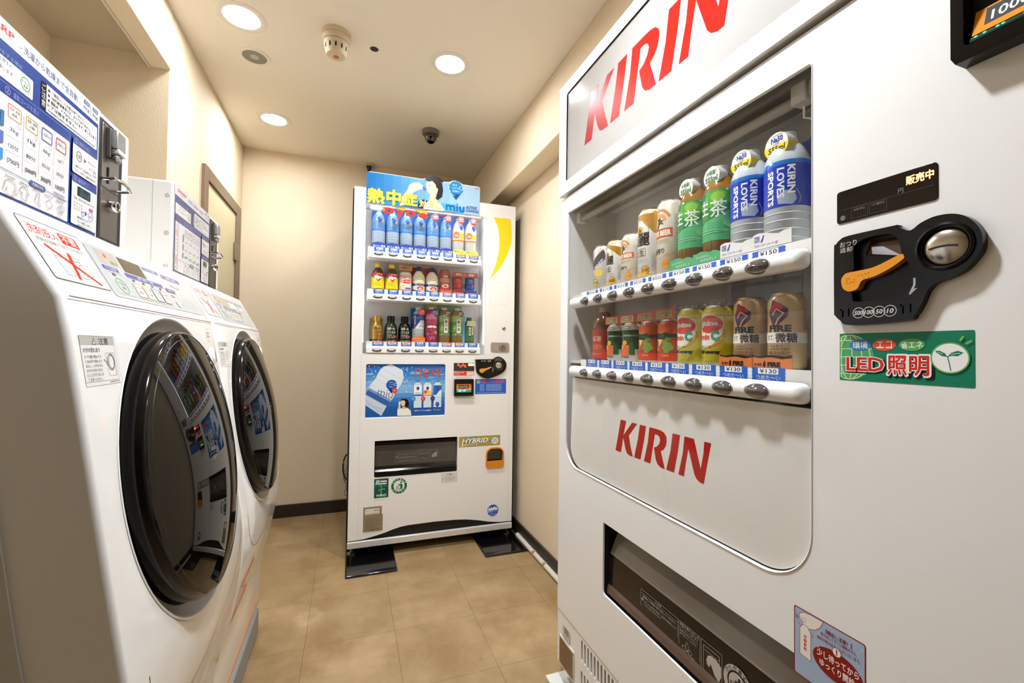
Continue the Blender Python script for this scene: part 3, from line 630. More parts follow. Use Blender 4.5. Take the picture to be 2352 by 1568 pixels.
# ================================================================ LARGE DRINKS MACHINE ON THE RIGHT
KX = .63
KF = lambda x, y, h: (KX - h / 1000, 1.277 - x / 1000, y / 1000)
def KO(dx): return lambda x, y, h: (KX + dx / 1000 - h / 1000, 1.277 - x / 1000, y / 1000)
km = thing('vending_machine', 'large white drinks machine filling the right side, red lettering on its lit sign and below', 'vending machine', (.78, .69, .0), None)
yn, yf_ = .10, 1.277
c = MB().box(.86, .905, yn, yf_, .08, 1.85, VW).box(.648, .86, yf_ - .014, yf_, .08, 1.85, VW).box(.648, .86, yn, yn + .02, .08, 1.85, VW).box(.648, .86, yn + .02, yf_ - .014, 1.835, 1.85, VW).box(.648, .86, yn + .02, yf_ - .014, .08, .095, M('#4b4742', .6))
c.build('cabinet', km, bevel=.003)
win = rr(50, 688, 820, 1456, (84, 4, 4, 72), 10)
bin_ = rr(265, 403, 905, 586, (4, 2, 2, 8), 4)
MB().plate(KF, [rr(3, 229, 1177, 1509, 3, 3), win, bin_], -5, 0, VW).build('front_panel', km, bevel=.0022, angle=30)
# bright lip round the lower window corners
a = Art(KF, h=.3); wi = rr(50, 688, 820, 1456, (84, 4, 4, 72), 10); wo = rr(47.5, 684.5, 822.5, 1459, (86, 5, 5, 74), 10)
lip = MB(); n = len(wi); rings = [(wo, 0.2), ([((p[0] + q[0]) / 2, (p[1] + q[1]) / 2) for p, q in zip(wi, wo)], 1.5), (wi, .2)]
v = [KF(x, y, h) for l, h in rings for x, y in l]
lip.add(v, [(r * n + i, r * n + (i + 1) % n, (r + 1) * n + (i + 1) % n, (r + 1) * n + i) for r in range(2) for i in range(n)], VW); lip.build('window_rim', km)
# sign header
HF = KO(-9)
sg = rr(47, 1556, 1130, 1829, 3, 3)
MB().plate(HF, [rr(-3, 1518, 1180, 1866, 4, 3), sg], -24, 0, VW).box(.645, .86, yn, yf_ + .002, 1.518, 1.836, VW).build('sign_header', km, bevel=.004, seg=3)
BX(.648, .66, yn + .02, yf_ - .006, 1.509, 1.518, DARKIN).build('header_gap', km)
SG = M('#b4b1ad', .12, coat=.3, noise=.02)
so = MB().plate(KO(-5), [rr(46, 1555, 1131, 1830)], -8, 0, SG).build('sign_panel', km)
a = Art(KO(-5), h=.2, rough=.25); kirin(a, 154, 1621, 137 / 80, '#a81a0e'); a.build('sign_lettering', so)
fg = MB()
for x0, x1, y0, y1 in ((47, 1130, 1553.5, 1556), (47, 1130, 1829, 1831), (44.8, 47, 1556, 1829)): fg.plate(HF, [rr(x0, y0, x1, y1)], -6, -.4, M('#55504a', .5))
fg.build('sign_gasket', so)
# display case
CI = M('#d2cec8', .55)
case = MB()
case.box(.80, .806, .452, 1.234, .66, 1.48, CI).box(.636, .80, 1.2275, 1.234, .66, 1.48, CI).box(.636, .80, .452, .4565, .66, 1.48, CI).box(.636, .80, .452, 1.234, 1.474, 1.48, CI).box(.70, .80, .452, 1.234, .93, .94, CI)
case.build('display_case', km)
# white lower panel behind the glass with the small logo
lp = rr(66, 690, 818, 950, (82, 0, 0, 66), 10); lp = [(x + (0 if x > 300 else (y - 690) * .05), y) for x, y in lp]
lo = MB().plate(KO(6), [lp], -4, 0, M('#f6f3ee', .35)).build('logo_panel', km)
a = Art(KO(6), h=.2, rough=.35); kirin(a, 310, 782, 1, '#c01c10'); a.build('logo_lettering', lo)
# shelves, button bars, prices
P1 = ['¥160', '¥170', '¥250', '¥230', '¥320', '¥150', '¥150', '¥150', '¥150']; P2 = ['¥130'] * 9
BTN = M('#4a4443', .06, coat=1, spec=.8); BTR = M('#cfccc8', .2, metal=.4)
btn_mesh = None
for zc, ztop, prices, zt in ((1172, 1203, P1, 1190), (971, 1006, P2, 996.5)):
    sh = BX(.642, .80, .456, 1.228, ztop / 1000 - .012, ztop / 1000 - .004, CI).build('shelf', km)
    rail = MB().plate(KO(11), [rr(118, zc + 8, 818, ztop, 0)], -2.5, 0, M('#eeece9', .4)).build('price_rail', sh)
    for k, p in enumerate(prices):
        pa = price_art(KO(11), 180 + 70 * k, zt, 62, 22, p); tg = pa.build('price_tag', sh)
    bar = capsule_bar(KO(4), 80, 816, zc, 16, 19, BARW).build('button_bar', km, angle=60)
    a = Art(lambda x, y, h: KF(x, zc + 15.8 * math.sin(y), 15 * math.cos(y) ** .6 + h), h=.2, sy=.15)
    sm = MB()
    for k in range(9):
        x = 180 + 70 * k; F = lambda p, q, h, x=x: KO(4)(x + p, zc - 1 + q * .56, h - (q * .56) ** 2 / 26)
        b = MB().lathe(F, [(24.4, 16), (24, 19.2), (22.6, 20.2)], BTR, 36)
        b.lathe(F, [(22.8, 19.5), (21, 21.4), (16, 23.4), (9, 24.6), (0, 25)], BTN, 36)
        b.build('button', bar, angle=60)
# lamp tube under the top of the case
lt = MB().tube([(.668, 1.20, 1.436), (.668, .50, 1.436)], .009, M('#98948e', .25), 16).build('lamp_tube', km)
MB().box(.655, .68, .485, .51, 1.425, 1.458, M('#bdb9b3', .4)).box(.66, .69, .468, .485, 1.43, 1.462, M('#aaa69f', .4)).build('lamp_holder', lt, bevel=.002)
MB().box(.655, .68, 1.20, 1.222, 1.425, 1.458, M('#bdb9b3', .4)).build('lamp_holder', lt, bevel=.002)
MB().tube([(.672, .50, 1.43), (.68, .505, 1.41), (.69, .495, 1.405), (.70, .482, 1.415)], .002, M('#e9e6e0', .4), 8).build('lamp_wire', lt)
BX(.65, .74, .4565, 1.2275, 1.455, 1.474, M('#6f6b66', .5)).build('case_head', km)
# window pane
MB().plate(KO(2), [rr(50.5, 688.5, 819.5, 1455.5, (84, 4, 4, 72), 10)], -1, 0, GLASS, back=False).build('window_pane', km)
# dispensing bin
BN = M('#221913', .1, spec=.4); BN_SHEEN = M('#8f877c', .2, spec=.6); BN3 = M('#5a463b', .25, coat=.3)
def ribbon(mb, prof, x0, x1, m):
    for (p0, z0), (p1, z1) in zip(prof, prof[1:]): mb.add([KO(p0)(x0, z0, 0), KO(p0)(x1, z0, 0), KO(p1)(x1, z1, 0), KO(p1)(x0, z1, 0)], [(0, 1, 2, 3)], m)
    return mb
bx = MB()
ribbon(bx, [(110, 596), (110, 395)], 262, 908, DARKIN); ribbon(bx, [(5, 596), (110, 596)], 262, 908, DARKIN); ribbon(bx, [(5, 395), (110, 395)], 262, 908, DARKIN)
for x in (262, 908): bx.add([KO(5)(x, 395, 0), KO(110)(x, 395, 0), KO(110)(x, 596, 0), KO(5)(x, 596, 0)], [(0, 1, 2, 3)], DARKIN)
bn = bx.build('dispensing_bin', km)
fl = MB(); ribbon(fl, [(62, 590), (46, 562), (33, 536), (25, 516), (21, 505)], 268, 902, BN_SHEEN); ribbon(fl, [(21, 505), (18, 470), (17, 428)], 268, 902, BN); ribbon(fl, [(17, 428), (12, 420), (10, 408), (14, 400)], 268, 902, BN3)  # sheen on the flap's upper band is put into a paler colour
flap = fl.build('flap', bn, angle=50)
a = Art(KO(18), h=.6, rough=.5); q = '#b9b0a6'
a.frame(402, 421, 526, 482, .7, q); a.line([(402, 474), (526, 474)], .5, q); a.line([(402, 436), (526, 436)], .5, q)
a.t('⚠注意', 452, 475.5, 474, 480.5, q); a.t('商品は１本毎に取り出してください', 410, 466, 518, 471.5, q, .015); a.ell(408.5, 461, 3.2, q); a.t('!', 407.9, 459, 409.1, 463, '#2b211b', .03)
a.t('特にびん商品の場合、商品の破損により', 415, 456.5, 521, 461, q); a.t('けがの恐れがあります', 415, 450, 472, 454.5, q); a.ring(407, 430, 3, .6, q); a.t('取出口より奥に手を入れないでください', 413, 426, 522, 431, q)
a.frame(529, 421, 588, 482, .7, q); a.t('商品の取り出し方', 532, 474, 585, 480, q, .015)
for i, s_ in enumerate(('たてになって出てきた', '商品は左右にずらして', '取り出してください')): a.t(s_, 532, 468 - i * 6, 582 - 4 * (i == 2), 472.5 - i * 6, q)
a.line([(548, 432), (548, 442), (551, 446), (551, 450), (555, 450), (555, 446), (558, 442), (558, 432)], .8, q, True); a.ring(546, 434, 8, .8, q, 5); a.ring(560, 434, 6, .8, q, 5); a.line([(541, 427), (550, 427)], 1, q); a.line([(564, 428), (574, 428)], 1.6, q)
a.frame(591, 421, 642, 482, .7, q); a.line([(597, 474), (637, 474), (634, 466), (600, 466)], .8, q, True); a.line([(597, 474), (597, 426), (636, 426), (636, 474)], .8, q)
a.poly([(640, 458), (628, 464), (616, 464), (608, 460), (604, 450), (606, 442), (612, 440), (614, 448), (618, 444), (624, 434), (634, 428), (640, 440)], q)
a.ring(676, 452, 31, 9, q, n=40); a.ell(676, 452, 19, q)
for i, ch in enumerate('のんだあとは'):
    an = math.radians(150 - i * 24); a.t(ch, 676 + 26.5 * math.cos(an) - 3.6, 452 + 26.5 * math.sin(an) - 3.6, 676 + 26.5 * math.cos(an) + 3.6, 452 + 26.5 * math.sin(an) + 3.6, '#2b211b', .03)
a.ell(680, 462, 3, '#2b211b'); a.poly([(670, 457), (680, 459), (687, 450), (684, 440), (680, 440), (681, 448), (676, 448), (676, 440), (672, 440), (672, 450)], '#2b211b'); a.frame(661, 440, 670, 452, 1.2, '#2b211b')
a.build('flap_print', flap)
# base with louvres
hol = []
for i in range(58):
    x = 152 + i * 17.2
    if x > 1130: break
    hol += [rr(x, 158, x + 9, 216, 4.4, 3), rr(x, 84, x + 9, 131, 4.4, 3)]
MB().plate(KO(2), [rr(3, 66, 1177, 226, (4, 4, 2, 2), 2)] + hol, -4, 0, VW).build('base_grille', km, angle=30)
lv = MB()
for i in range(57):
    x = 152 + i * 17.2; lv.plate(KO(12), [rr(x + 2, 70, x + 8, 222)], -1, 0, M('#6f6a62', .5) if i % 5 != 1 else DARKIN)
lv.plate(KO(20), [rr(130, 70, 1150, 222)], -1, 0, DARKIN); lv.build('grille_backing', km)
pl_ = MB().plate(KF, [rr(19, 70, 113, 156, 4, 2)], -2, 1.2, M('#d9d2c8', .4)).build('rating_plate', km, bevel=.0005)
a = Art(KF, h=1.4, rough=.4); a.rect(24, 74, 110, 150, M('#8a7256', .35, metal=.6)); a.lines(30, 104, [80 + 7 * i for i in range(10)], 3.4, '#4b3b2a', 4, .5)
for x, y in ((21.5, 118), (112, 86), (21.5, 80), (112, 148)): a.ell(x, y, 2.2, CHROME, n=10)
a.build('plate_print', pl_)
a = Art(KO(0), h=.3); a.rect(40, 160, 86, 197, '#d8d4cc', 2); a.rect(52, 176, 82, 196, '#8d8a84'); a.lines(42, 50, [186, 180], 4, '#4b463f', 3); a.lines(44, 84, [163, 168], 4, '#55504a', 5, .7); a.build('notice_label', km)
FPL = MB().box(.60, .87, 1.04, 1.292, 0, .012, M('#dcd8d2', .45)); FPL.build('foot_plate', km, bevel=.003)
MB().lathe(lambda p, q, h: (.70 + p / 1000, 1.235 + q / 1000, h / 1000), [(0, 12), (28, 12), (28, 20), (12, 24), (12, 82), (0, 82)], M('#7d827e', .4, metal=.6), 20).build('leg', km)
MB().lathe(lambda p, q, h: (.70 + p / 1000, .15 + q / 1000, h / 1000), [(0, 0), (28, 0), (28, 20), (12, 24), (12, 82), (0, 82)], M('#7d827e', .4, metal=.6), 20).build('leg', km)
# ---- control side
ds = MB().plate(KF, [rr(857, 1209, 969, 1253, 4, 4)], -3, 1.2, M('#0d0a09', .1, spec=.35)).build('display_window', km, bevel=.0006)
a = Art(KF, h=1.3, rough=.35); g = '#57504c'
a.t('販売中', 938.5, 1235.5, 965.5, 1246, M('#ff7a3c', .5, emit=5), .03); a.t('円', 930, 1228, 935.5, 1234, '#8d8680'); a.line([(860, 1227), (966, 1227)], .35, g)
a.ell(865, 1216, 3.4, '#6f6b6c'); a.frame(876, 1212, 896, 1226, .35, g); a.frame(898, 1212, 918, 1225.5, .35, g); a.t('お札中止', 879, 1221.5, 893, 1224.5, '#8d8680'); a.t('つり銭切れ', 900, 1221.5, 916, 1224.5, '#8d8680'); a.build('display_print', ds)
CO = [(859, 1172), (861, 1179), (867, 1185), (878, 1188), (929, 1188), (933, 1187), (943, 1179), (949, 1178.5), (957, 1184), (970, 1188), (985, 1187), (997, 1181), (1006, 1170), (1010.5, 1157), (1010, 1143), (1004, 1132), (995, 1122), (982, 1116), (970, 1112), (963, 1104), (958, 1091), (951, 1078), (941, 1071), (880, 1069), (867, 1076), (860, 1084), (859, 1092)]
RE = [(884, 1168), (889, 1176), (900, 1180), (920, 1180), (930, 1176), (936, 1165), (940, 1150), (946, 1135), (944.5, 1108), (940, 1101), (932, 1099), (890, 1099), (883, 1102), (882, 1111), (876, 1116), (869, 1122), (869, 1132), (874, 1139), (884, 1142)]
FC_ = [(979 + 26 * math.cos(math.radians(q)), 1152 + 26 * math.sin(math.radians(q))) for q in range(0, 360, 12)]
cu = MB().plate(KF, [spline(CO), spline(RE), FC_], 0, 10, BLKG).plate(KF, [spline(RE)], .1, .6, M('#050404', .3, spec=.3)).build('coin_unit', km, bevel=.003, seg=3, angle=30)
CF_ = lambda p, q, h: KF(979 + p, 1152 + q, h)
MB().lathe(CF_, [(27, 8), (26.5, 12), (24, 13), (21.5, 10), (20.5, 6)], BLKG, 40).build('coin_ring', cu)
cdisc = MB().lathe(CF_, [(20.8, 6), (20, 8.5), (17, 10.5), (10, 12.4), (0, 13)], M('#b9b3a9', .22, metal=1), 40).build('coin_disc', cu)
a = Art(CF_, h=13.1); a.poly([(-13, -2.6), (-6, -1.2), (4, -1), (13, -2.6), (13, -.2), (4, 1.4), (-6, 1.2), (-13, -.2)], M('#050505', .7)); a.build('coin_slot', cdisc)
LV = [(869, 1128), (870, 1133), (875, 1138), (885, 1139), (909, 1141), (936, 1151), (941, 1149), (940, 1145), (926, 1136), (909, 1129), (895, 1126), (890, 1117), (884, 1114), (877, 1114), (871, 1119)]
lv_ = MB().plate(KF, [spline(LV)], 1, 11, M('#e8960c', .35, coat=.2)).build('return_lever', cu, bevel=.0015, angle=30)
bd = MB()
for x, y in ((876, 1131), (879, 1131), (876, 1128), (876, 1125), (879, 1125), (882, 1126), (885, 1126), (885, 1129), (890, 1133), (894, 1133.6), (897, 1129), (899, 1134.5), (902.5, 1135), (902.5, 1130.5)): bd.lathe(lambda p, q, h, x=x, y=y: KF(x + p, y + q, h), [(.9, 11), (.6, 11.5), (0, 11.6)], M('#d98a0a', .35), 8)
bd.build('braille_dots', lv_)
MB().add([KF(*p) for p in ((893, 1160, .6), (938, 1163, .6), (930, 1176, .6), (899, 1178, .6), (906, 1158, 9), (938, 1150, 9))], [(0, 4, 5, 1), (0, 3, 4), (3, 2, 5, 4), (2, 1, 5), (0, 1, 2, 3)], M('#3a1c08', .2, coat=.5)).build('return_chute', cu)
a = Art(KF, h=10.1, rough=.5); q = '#c9c4be'; a2 = Art(KF, h=10.1, rough=.5)
a2.t('おつり', 867, 1174, 888, 1181, q, .01); a2.t('返却', 867, 1166.5, 882.5, 1173, q, .01); a2.build('return_caption', cu); a2 = Art(KF, h=10.1, rough=.5)
for i, s_ in enumerate(('500', '100', '50', '10')): x = 890 + 12 * i; a.ring(x, 1084.5, 7, .8, q, n=32); a.t(s_, x - (5.2 if len(s_) > 2 else 4), 1081.6, x + (5.2 if len(s_) > 2 else 4), 1087.4, q, .03, .2)
a2.line([(951, 1121), (951, 1113), (946.5, 1102.5)], 2.4, '#a9a8aa'); a2.poly([(945.6, 1101), (954, 1109), (949, 1108.4)], '#a9a8aa'); a2.build('arrow_mark', cu)
a2 = Art(KF, h=10.1, rough=.5)
a.build('coin_unit_print', cu)
for x in (868, 937):
    cl = MB()
    for b_ in ((x, 1080, x + 2.5, 1091), (x, 1089, x + 10, 1091.5), (x + 8, 1081, x + 10, 1089)): cl.plate(KF, [rr(*b_)], 10, 11.5, BLKG)
    cl.build('label_clip', cu)
st = Art(KF, h=.3, rough=.35); GR = '#0f7a5a'
st.rect(860, 996, 1000, 1058.5, GR, 1.5)
ce = el(872, 1027, 30, 30, 40); ce = [(max(x, 860.2), min(max(y, 996.3), 1058)) for x, y in ce]; st.put([ce], '#4da36c')
for k in (-24, -10, 4, 16, 26): st.line([(872 + k * math.cos(math.radians(t_)), 1027 + 29.5 * math.sin(math.radians(t_))) for t_ in range(-90, 91, 12) if 860.4 < 872 + k * math.cos(math.radians(t_))], 1.2, '#cfe3a8')
for y in (1005, 1016, 1027, 1038, 1049): h_ = math.sqrt(900 - (y - 1027) ** 2); st.line([(max(860.4, 872 - h_), y), (872 + h_, y)], 1.2, '#cfe3a8')
for cx_, c_, s_, w_ in ((886, '#2f7fc4', '環境', 9), (914, '#e2573a', 'エコ', 8.5), (943, '#58ad5b', '省エネ', 11)):
    st.ell(cx_, 1043, 13, c_, 7.5, 30); st.t(s_, cx_ - w_, 1038.5, cx_ + w_, 1047.5, '#f4f3ec', .02)
for s_, x0, x1 in (('LED', 869, 914), ('照', 918, 938), ('明', 941, 960)):
    y0, y1 = (1009, 1027) if s_ == 'LED' else (1006.5, 1029.5)
    st.t(s_, x0 + .4, y0 - 2.4, x1 + 3.2, y1 + .4, '#101512', .085); st.t(s_, x0 - 1, y0 - 1, x1 + 1, y1 + 1, '#f4f1ea', .07); st.t(s_, x0, y0, x1, y1, '#d8251d', .022)
st.ell(979, 1028, 17.5, '#58ad5b', n=40); st.ell(979, 1028, 16, '#f4f4f0', n=40)
st.line([(980, 1013.5), (979, 1020), (977.5, 1028), (977, 1030)], 1, GR)
st.poly([(977, 1029), (972, 1030), (967, 1034), (966, 1036), (970, 1036), (975, 1033)], GR); st.poly([(977, 1029), (981, 1030.5), (986, 1030), (991, 1034), (986, 1036), (980, 1033.5)], GR)
st.line([(968, 1034.6), (973, 1032.2)], .5, '#f4f4f0'); st.line([(980, 1032), (988, 1033.4)], .5, '#f4f4f0')
st.line([(988, 1047), (991, 1052)], 2, '#7fc05a'); st.line([(993, 1043.5), (998, 1047)], 2, '#7fc05a'); st.line([(860.5, 1040), (866, 1050)], 1, '#7fc05a')
st.build('lighting_sticker', km)
# bill slot
bl = MB().plate(KF, [[(990, 1353), (994, 1345), (1130, 1345), (1130, 1470), (990, 1470)], rr(1001, 1360, 1122, 1460, 5, 3)], 0, 20, BLKG)
bl.plate(KF, [rr(1000, 1359, 1123, 1461)], .1, .5, DARKIN); blo = bl.build('bill_slot', km, bevel=.002, angle=30)
BF = lambda x, y, h: KF(x, y, 16 - (y - 1364) * .30 + h)
MB().plate(BF, [rr(1006, 1369, 1117, 1397)], 0, 1.5, M('#e08a10', .7, spec=.15)).build('bill_tray', blo)
a = Art(BF, h=1.7, rough=.7); a.rect(1015, 1376, 1117, 1395, '#24201d'); a.t('1000円札', 1020, 1378, 1080, 1392, '#f2efe8', .02); a.build('bill_print', blo)
MB().tube([KF(1004, 1366, 12), KF(1120, 1366, 12)], .004, M('#0c4a38', .1, coat=1), 12).build('light_bar', blo)
gl = MB()
for x in (1009, 1016, 1026, 1030, 1046, 1062): gl.lathe(lambda p, q, h, x=x: KF(x + p * 1.8, 1367 + q, 15 + h), [(1.1, 0), (.8, .8), (0, 1.2)], M('#28e0b8', .4, emit=3.5), 10)
gl.build('guide_lamps', blo)
# fizzy drink caution sticker
a = Art(KF, h=.3, rough=.35); D = '#8a1712'
a.rect(794, 560, 892, 658, D, 3); a.rect(795.5, 561.5, 890.5, 656.5, '#a3b4cc', 2.4)
a.poly([(819, 656), (838, 656), (833, 645), (826, 638), (816, 634), (808, 634), (806, 640), (803, 642), (802, 650), (808, 654)], D); a.poly([(819.5, 655.6), (837, 655.6), (832.4, 645.3), (825.7, 638.6), (816, 634.7), (808.5, 634.7), (806.6, 640.3), (803.7, 642.4), (802.7, 649.6), (808.4, 653.4)], '#ece3da')
a.ring(809, 643, 3.6, .5, '#d0543a'); a.line([(809, 639), (809, 647)], .4, '#d0543a'); a.poly([(803, 592), (820, 590), (820, 629), (815, 637), (808, 637), (803, 630)], D); a.poly([(803.6, 592.6), (819.4, 590.6), (819.4, 628.8), (814.7, 636.4), (808.3, 636.4), (803.6, 629.8)], '#ece3da')
a.vt('炭酸飲料', 811.5, 623, 5, '#c0341c', .02, 1.15)
for i in range(4): a.line([(797 + i, 648 - i * .6), (798 + i, 640 + i * .3)], .3, '#6b3a40')
a.line([(800, 638), (802, 634), (805, 634)], .5, D); a.line([(820, 632), (823, 628), (822, 625)], .5, D)
a.t('【噴出し注意！】', 841, 643, 875, 649, D, .02); a.t('取り出してすぐに開栓すると、', 834, 637, 882, 641.5, D, .012); a.t('飲料が噴き出すことがございます。', 829, 630, 886, 634.5, D, .012)
a.ell(856, 606, 33, D, 20, 40)
a.ell(856, 626, 6, D, 6); a.ell(856, 626, 5.4, '#f0e9e2', 5.4); a.t('!', 855, 622, 857, 630, D, .06)
a.t('少し待ってから', 829, 607.5, 884, 617.5, '#f0e6e0', .03); a.t('ゆっくり開栓', 833, 595, 879, 605, '#f0e6e0', .03)
rq = random.Random(3)
for i in range(26): a.ell(rq.choice((rq.uniform(822, 832), rq.uniform(880, 889))), rq.uniform(566, 650), rq.uniform(.3, .8), '#d8dfe8', n=8)
a.build('caution_sticker', km)
# ================================================================ NARROWER DRINKS MACHINE AT THE END
DY = 2.32
def DO(dy): return lambda x, y, h: (x / 1000, DY + dy / 1000 - h / 1000, y / 1000)
DF = DO(0)
dm_ = thing('vending_machine', 'narrower white drinks machine standing at the far end with a blue card on top', 'vending machine', (.436, 2.65, 0))
BK = M('#15110e', .5)
MB().box(.0045, .866, 2.50, 2.985, .085, 1.828, BK).box(.0045, .0085, 2.345, 2.50, .085, 1.828, BK).box(.862, .866, 2.345, 2.50, .085, 1.828, BK).box(.0085, .862, 2.345, 2.50, 1.78, 1.828, BK).box(.0085, .862, 2.40, 2.50, .085, .95, BK).build('cabinet', dm_, bevel=.002)
arch = [(861, 90), (861, 1831), (11, 1831), (11, 89), (59, 90), (84, 91), (108, 95), (148, 102), (188, 111), (225, 122), (261, 130), (300, 134), (438, 136), (540, 133), (598, 128), (640, 121), (681, 113), (725, 102), (766, 95), (800, 91)][::-1]
dwin = rr(63, 1004, 693, 1755, 2, 2); dbin = rr(130, 388, 550, 569, 3, 2); dpo = rr(82, 683, 479, 952, 9, 4)
dcr = rr(712, 395, 804, 496, (14, 30, 30, 14), 5)
MB().plate(DF, [arch, dwin, dbin, dpo, dcr], -24, 0, VW).build('front_panel', dm_, bevel=.002, angle=30)
a = Art(DF, h=.2)
for p in ([(58, 90), (58, 998)], [(59, 999.5), (832, 1001)], [(838, 92), (838, 998)]): a.line(p, .9, '#c3beb6')
a.frame(720, 1279, 821, 1402, .9, '#cfcbc4', 3); a.build('panel_seams', dm_)
BX(.012, .86, 2.335, 2.36, .085, .14, M('#060505', .4)).build('air_gap', dm_)
MB().box(.010, .861, 2.312, 2.33, .0525, .0845, M('#e0ddd8', .22, metal=.25, coat=.05)).build('bottom_lip', dm_, bevel=.003)
for x, y in ((.031, 2.36), (.846, 2.36), (.031, 2.93), (.846, 2.93)): MB().lathe(lambda p, q, h, x=x, y=y: (x + p / 1000, y + q / 1000, h / 1000), [(0, 11), (22, 11), (22, 16), (10, 22), (7, 24), (7, 88), (0, 88)], M('#8d918e', .25, metal=.9), 20).build('leg', dm_)
BX(.008, .862, 2.34, 2.985, .07, .086, BK).build('floor_pan', dm_)
for nm, (x0, x1) in (('left', (.003, .232)), ('right', (.657, .887))):
    o = BX(x0, x1, 2.13, 2.97, 0, .011, M('#0a0a0a', .12, coat=.5)).build('foot_plate', bevel=.008, seg=3, loc=((x0 + x1) / 2, 2.5, 0))
    tag(o, 'glossy black foot plate on the floor under the %s end of the narrower drinks machine' % nm, 'foot plate', 'black foot plates')
# display case
W2 = M('#eceae6', .45)
cs = MB().box(.055, .70, 2.47, 2.475, .99, 1.775, W2).box(.055, .0625, 2.344, 2.47, .99, 1.775, W2).box(.6935, .70, 2.344, 2.47, .99, 1.775, W2).box(.0625, .6935, 2.344, 2.47, 1.765, 1.775, W2).box(.0625, .6935, 2.344, 2.47, .99, .999, W2)
cs.build('display_case', dm_)
for z_, e_, y_ in ((1.7575, 6, 2.350),):
    MB().box(.09, .665, y_, y_ + .01, z_, z_ + .006, M('#f4f6ff', .5, emit=e_)).build('light_strip', dm_)
for x_ in (.0635, .6895): BX(x_, x_ + .003, 2.347, 2.355, 1.06, 1.745, M('#f4f6ff', .5, emit=2.2)).build('side_light_strip', dm_)
RA = [['¥110'] * 6 + ['130円'] * 2, ['¥120'] * 8, ['140円', '140円', '140円', '¥140', '¥140', '150円', '150円', '¥130']]
D1 = M('#4d5050', .3); D2 = M('#c7cbc9', .12, coat=.5)
for r_, (zb, zt, zc, zp) in enumerate(((1.483, 1.516, 1505, 1530), (1.271, 1.298, 1289, 1318), (1.006, 1.039, 1022, 1054))):
    bar = MB().box(.080, .668, 2.316, 2.40, zb, zt, BARW).box(.082, .666, 2.335, 2.47, zt - .012, zt - .002, W2).build('button_bar', dm_, bevel=.004)
    rl = MB().plate(DO(18), [rr(80, zt * 1000 - 4, 668, zp + 12)], -2, 0, W2).build('price_rail', bar)
    for k in range(8):
        x = 131 + 70.2 * k
        pr = RA[r_][k]; big = '円' in pr
        a = price_art(DO(18), x + 6, zp, 55, 22, pr, True, (r_, k) in ((1, 5), (1, 6), (2, 5)))
        if big: a.rect(x - 16, zp - 1, x + 28, zp + 12, '#f4e5b0' if r_ == 0 else '#fdf3e6'); a.t(pr, x - 15, zp, x + 27, zp + 11, '#e2541c', .05)
        a.build('price_tag', bar)
        F = lambda p, q, h, x=x, zc=zc: DO(-4)(x + p, zc + q * .36, h)
        b = MB().lathe(F, [(23, -1), (22.5, 1.5), (19, 2.5), (18, 1), (0, 1)], D1, 28)
        b.lathe(lambda p, q, h, x=x, zc=zc: DO(-4)(x + p, zc + 1.5 + q * .3, h), [(17, 1), (16, 3), (12, 3.8), (0, 4.2)], D2, 24)
        b.build('button', bar)
gp = MB().plate(DO(3), [rr(63.5, 1004.5, 692.5, 1754.5)], -1, 0, GLASS, back=False).build('window_pane', dm_)
a = Art(DO(3), h=.4, rough=.4)
RD = '#e3281e'
a.poly([(190, 1752), (265, 1752), (250, 1736)], '#f2ac28'); a.poly([(300, 1752), (372, 1752), (368, 1722), (345, 1728)], '#f2ac28')
a.poly([(139, 1731), (152, 1739), (160, 1742), (160, 1720), (150, 1722), (142, 1726)], RD); a.ring(150, 1731, 6, 1.6, '#f4e9e0')
a.t('D', 156, 1711, 204, 1746, RD, .07); a.t('y', 212, 1694, 252, 1737, RD, .07); a.t('D', 262, 1711, 312, 1744, RD, .07); a.t('o', 324, 1707, 372, 1737, RD, .09)
a.build('brand_lettering', gp)
# yellow crescent and small fittings
a = Art(DF, h=.3, coat=.05); a.poly([(732, 1759), (830, 1760), (838, 1710), (841, 1669), (837, 1625), (823, 1580), (800, 1528), (770, 1477), (742, 1445), (713, 1411), (735, 1462), (752, 1510), (764, 1565), (768, 1618), (766, 1665), (758, 1704), (747, 1732)], '#f6d51c'); a.build('yellow_crescent', dm_)
lk = MB().lathe(lambda p, q, h: DF(801 + p, 1150 + q, h), [(9, 0), (9, 3), (6, 5), (5, 3), (0, 3.4)], STEEL, 24).box(.799, .803, 2.3155, 2.3165, 1.1495, 1.1505, BLK); lk.build('lock', dm_)
lp_ = MB().plate(DF, [rr(727, 1018, 833, 1072, 10, 4)], -2, 3, M('#aaa199', .35, metal=.5)).build('lock_plate', dm_, bevel=.001)
a = Art(DF, h=3.2); a.frame(735, 1025, 776, 1063, .8, '#8a827a', 3); a.build('plate_line', lp_)
k_ = MB().lathe(lambda p, q, h: DF(794 + p, 1046 + q, h), [(22, 3), (20, 7), (13, 8), (12, 5), (9, 5), (8, 10), (4, 10), (0, 9)], STEEL, 28); k_.box(.793, .795, 2.3090, 2.3110, 1.039, 1.053, BLK); k_.build('handle_lock', lp_)
# poster
po = MB().plate(DO(6), [rr(81, 682, 480, 953, 10, 4)], -2, 0, W2).build('poster_panel', dm_)
a = Art(DO(6), h=.2, rough=.25, coat=.05)
sky = ['#2c69b4', '#3577bd', '#4486c6', '#5896cf', '#6fa6d8', '#84b3de', '#7fafdd', '#5a95cf', '#3d7cc0', '#2f6cb4', '#275fa8', '#2459a0']
for i, c in enumerate(sky): a.rect(82, 941 - 21.2 * (i + 1), 479, 952 - 21.2 * i, c)
rq = random.Random(5)
for i in range(16): a.ell(rq.uniform(95, 470), rq.uniform(840, 930), rq.uniform(14, 34), '#7fb2de', rq.uniform(3, 8), 14)
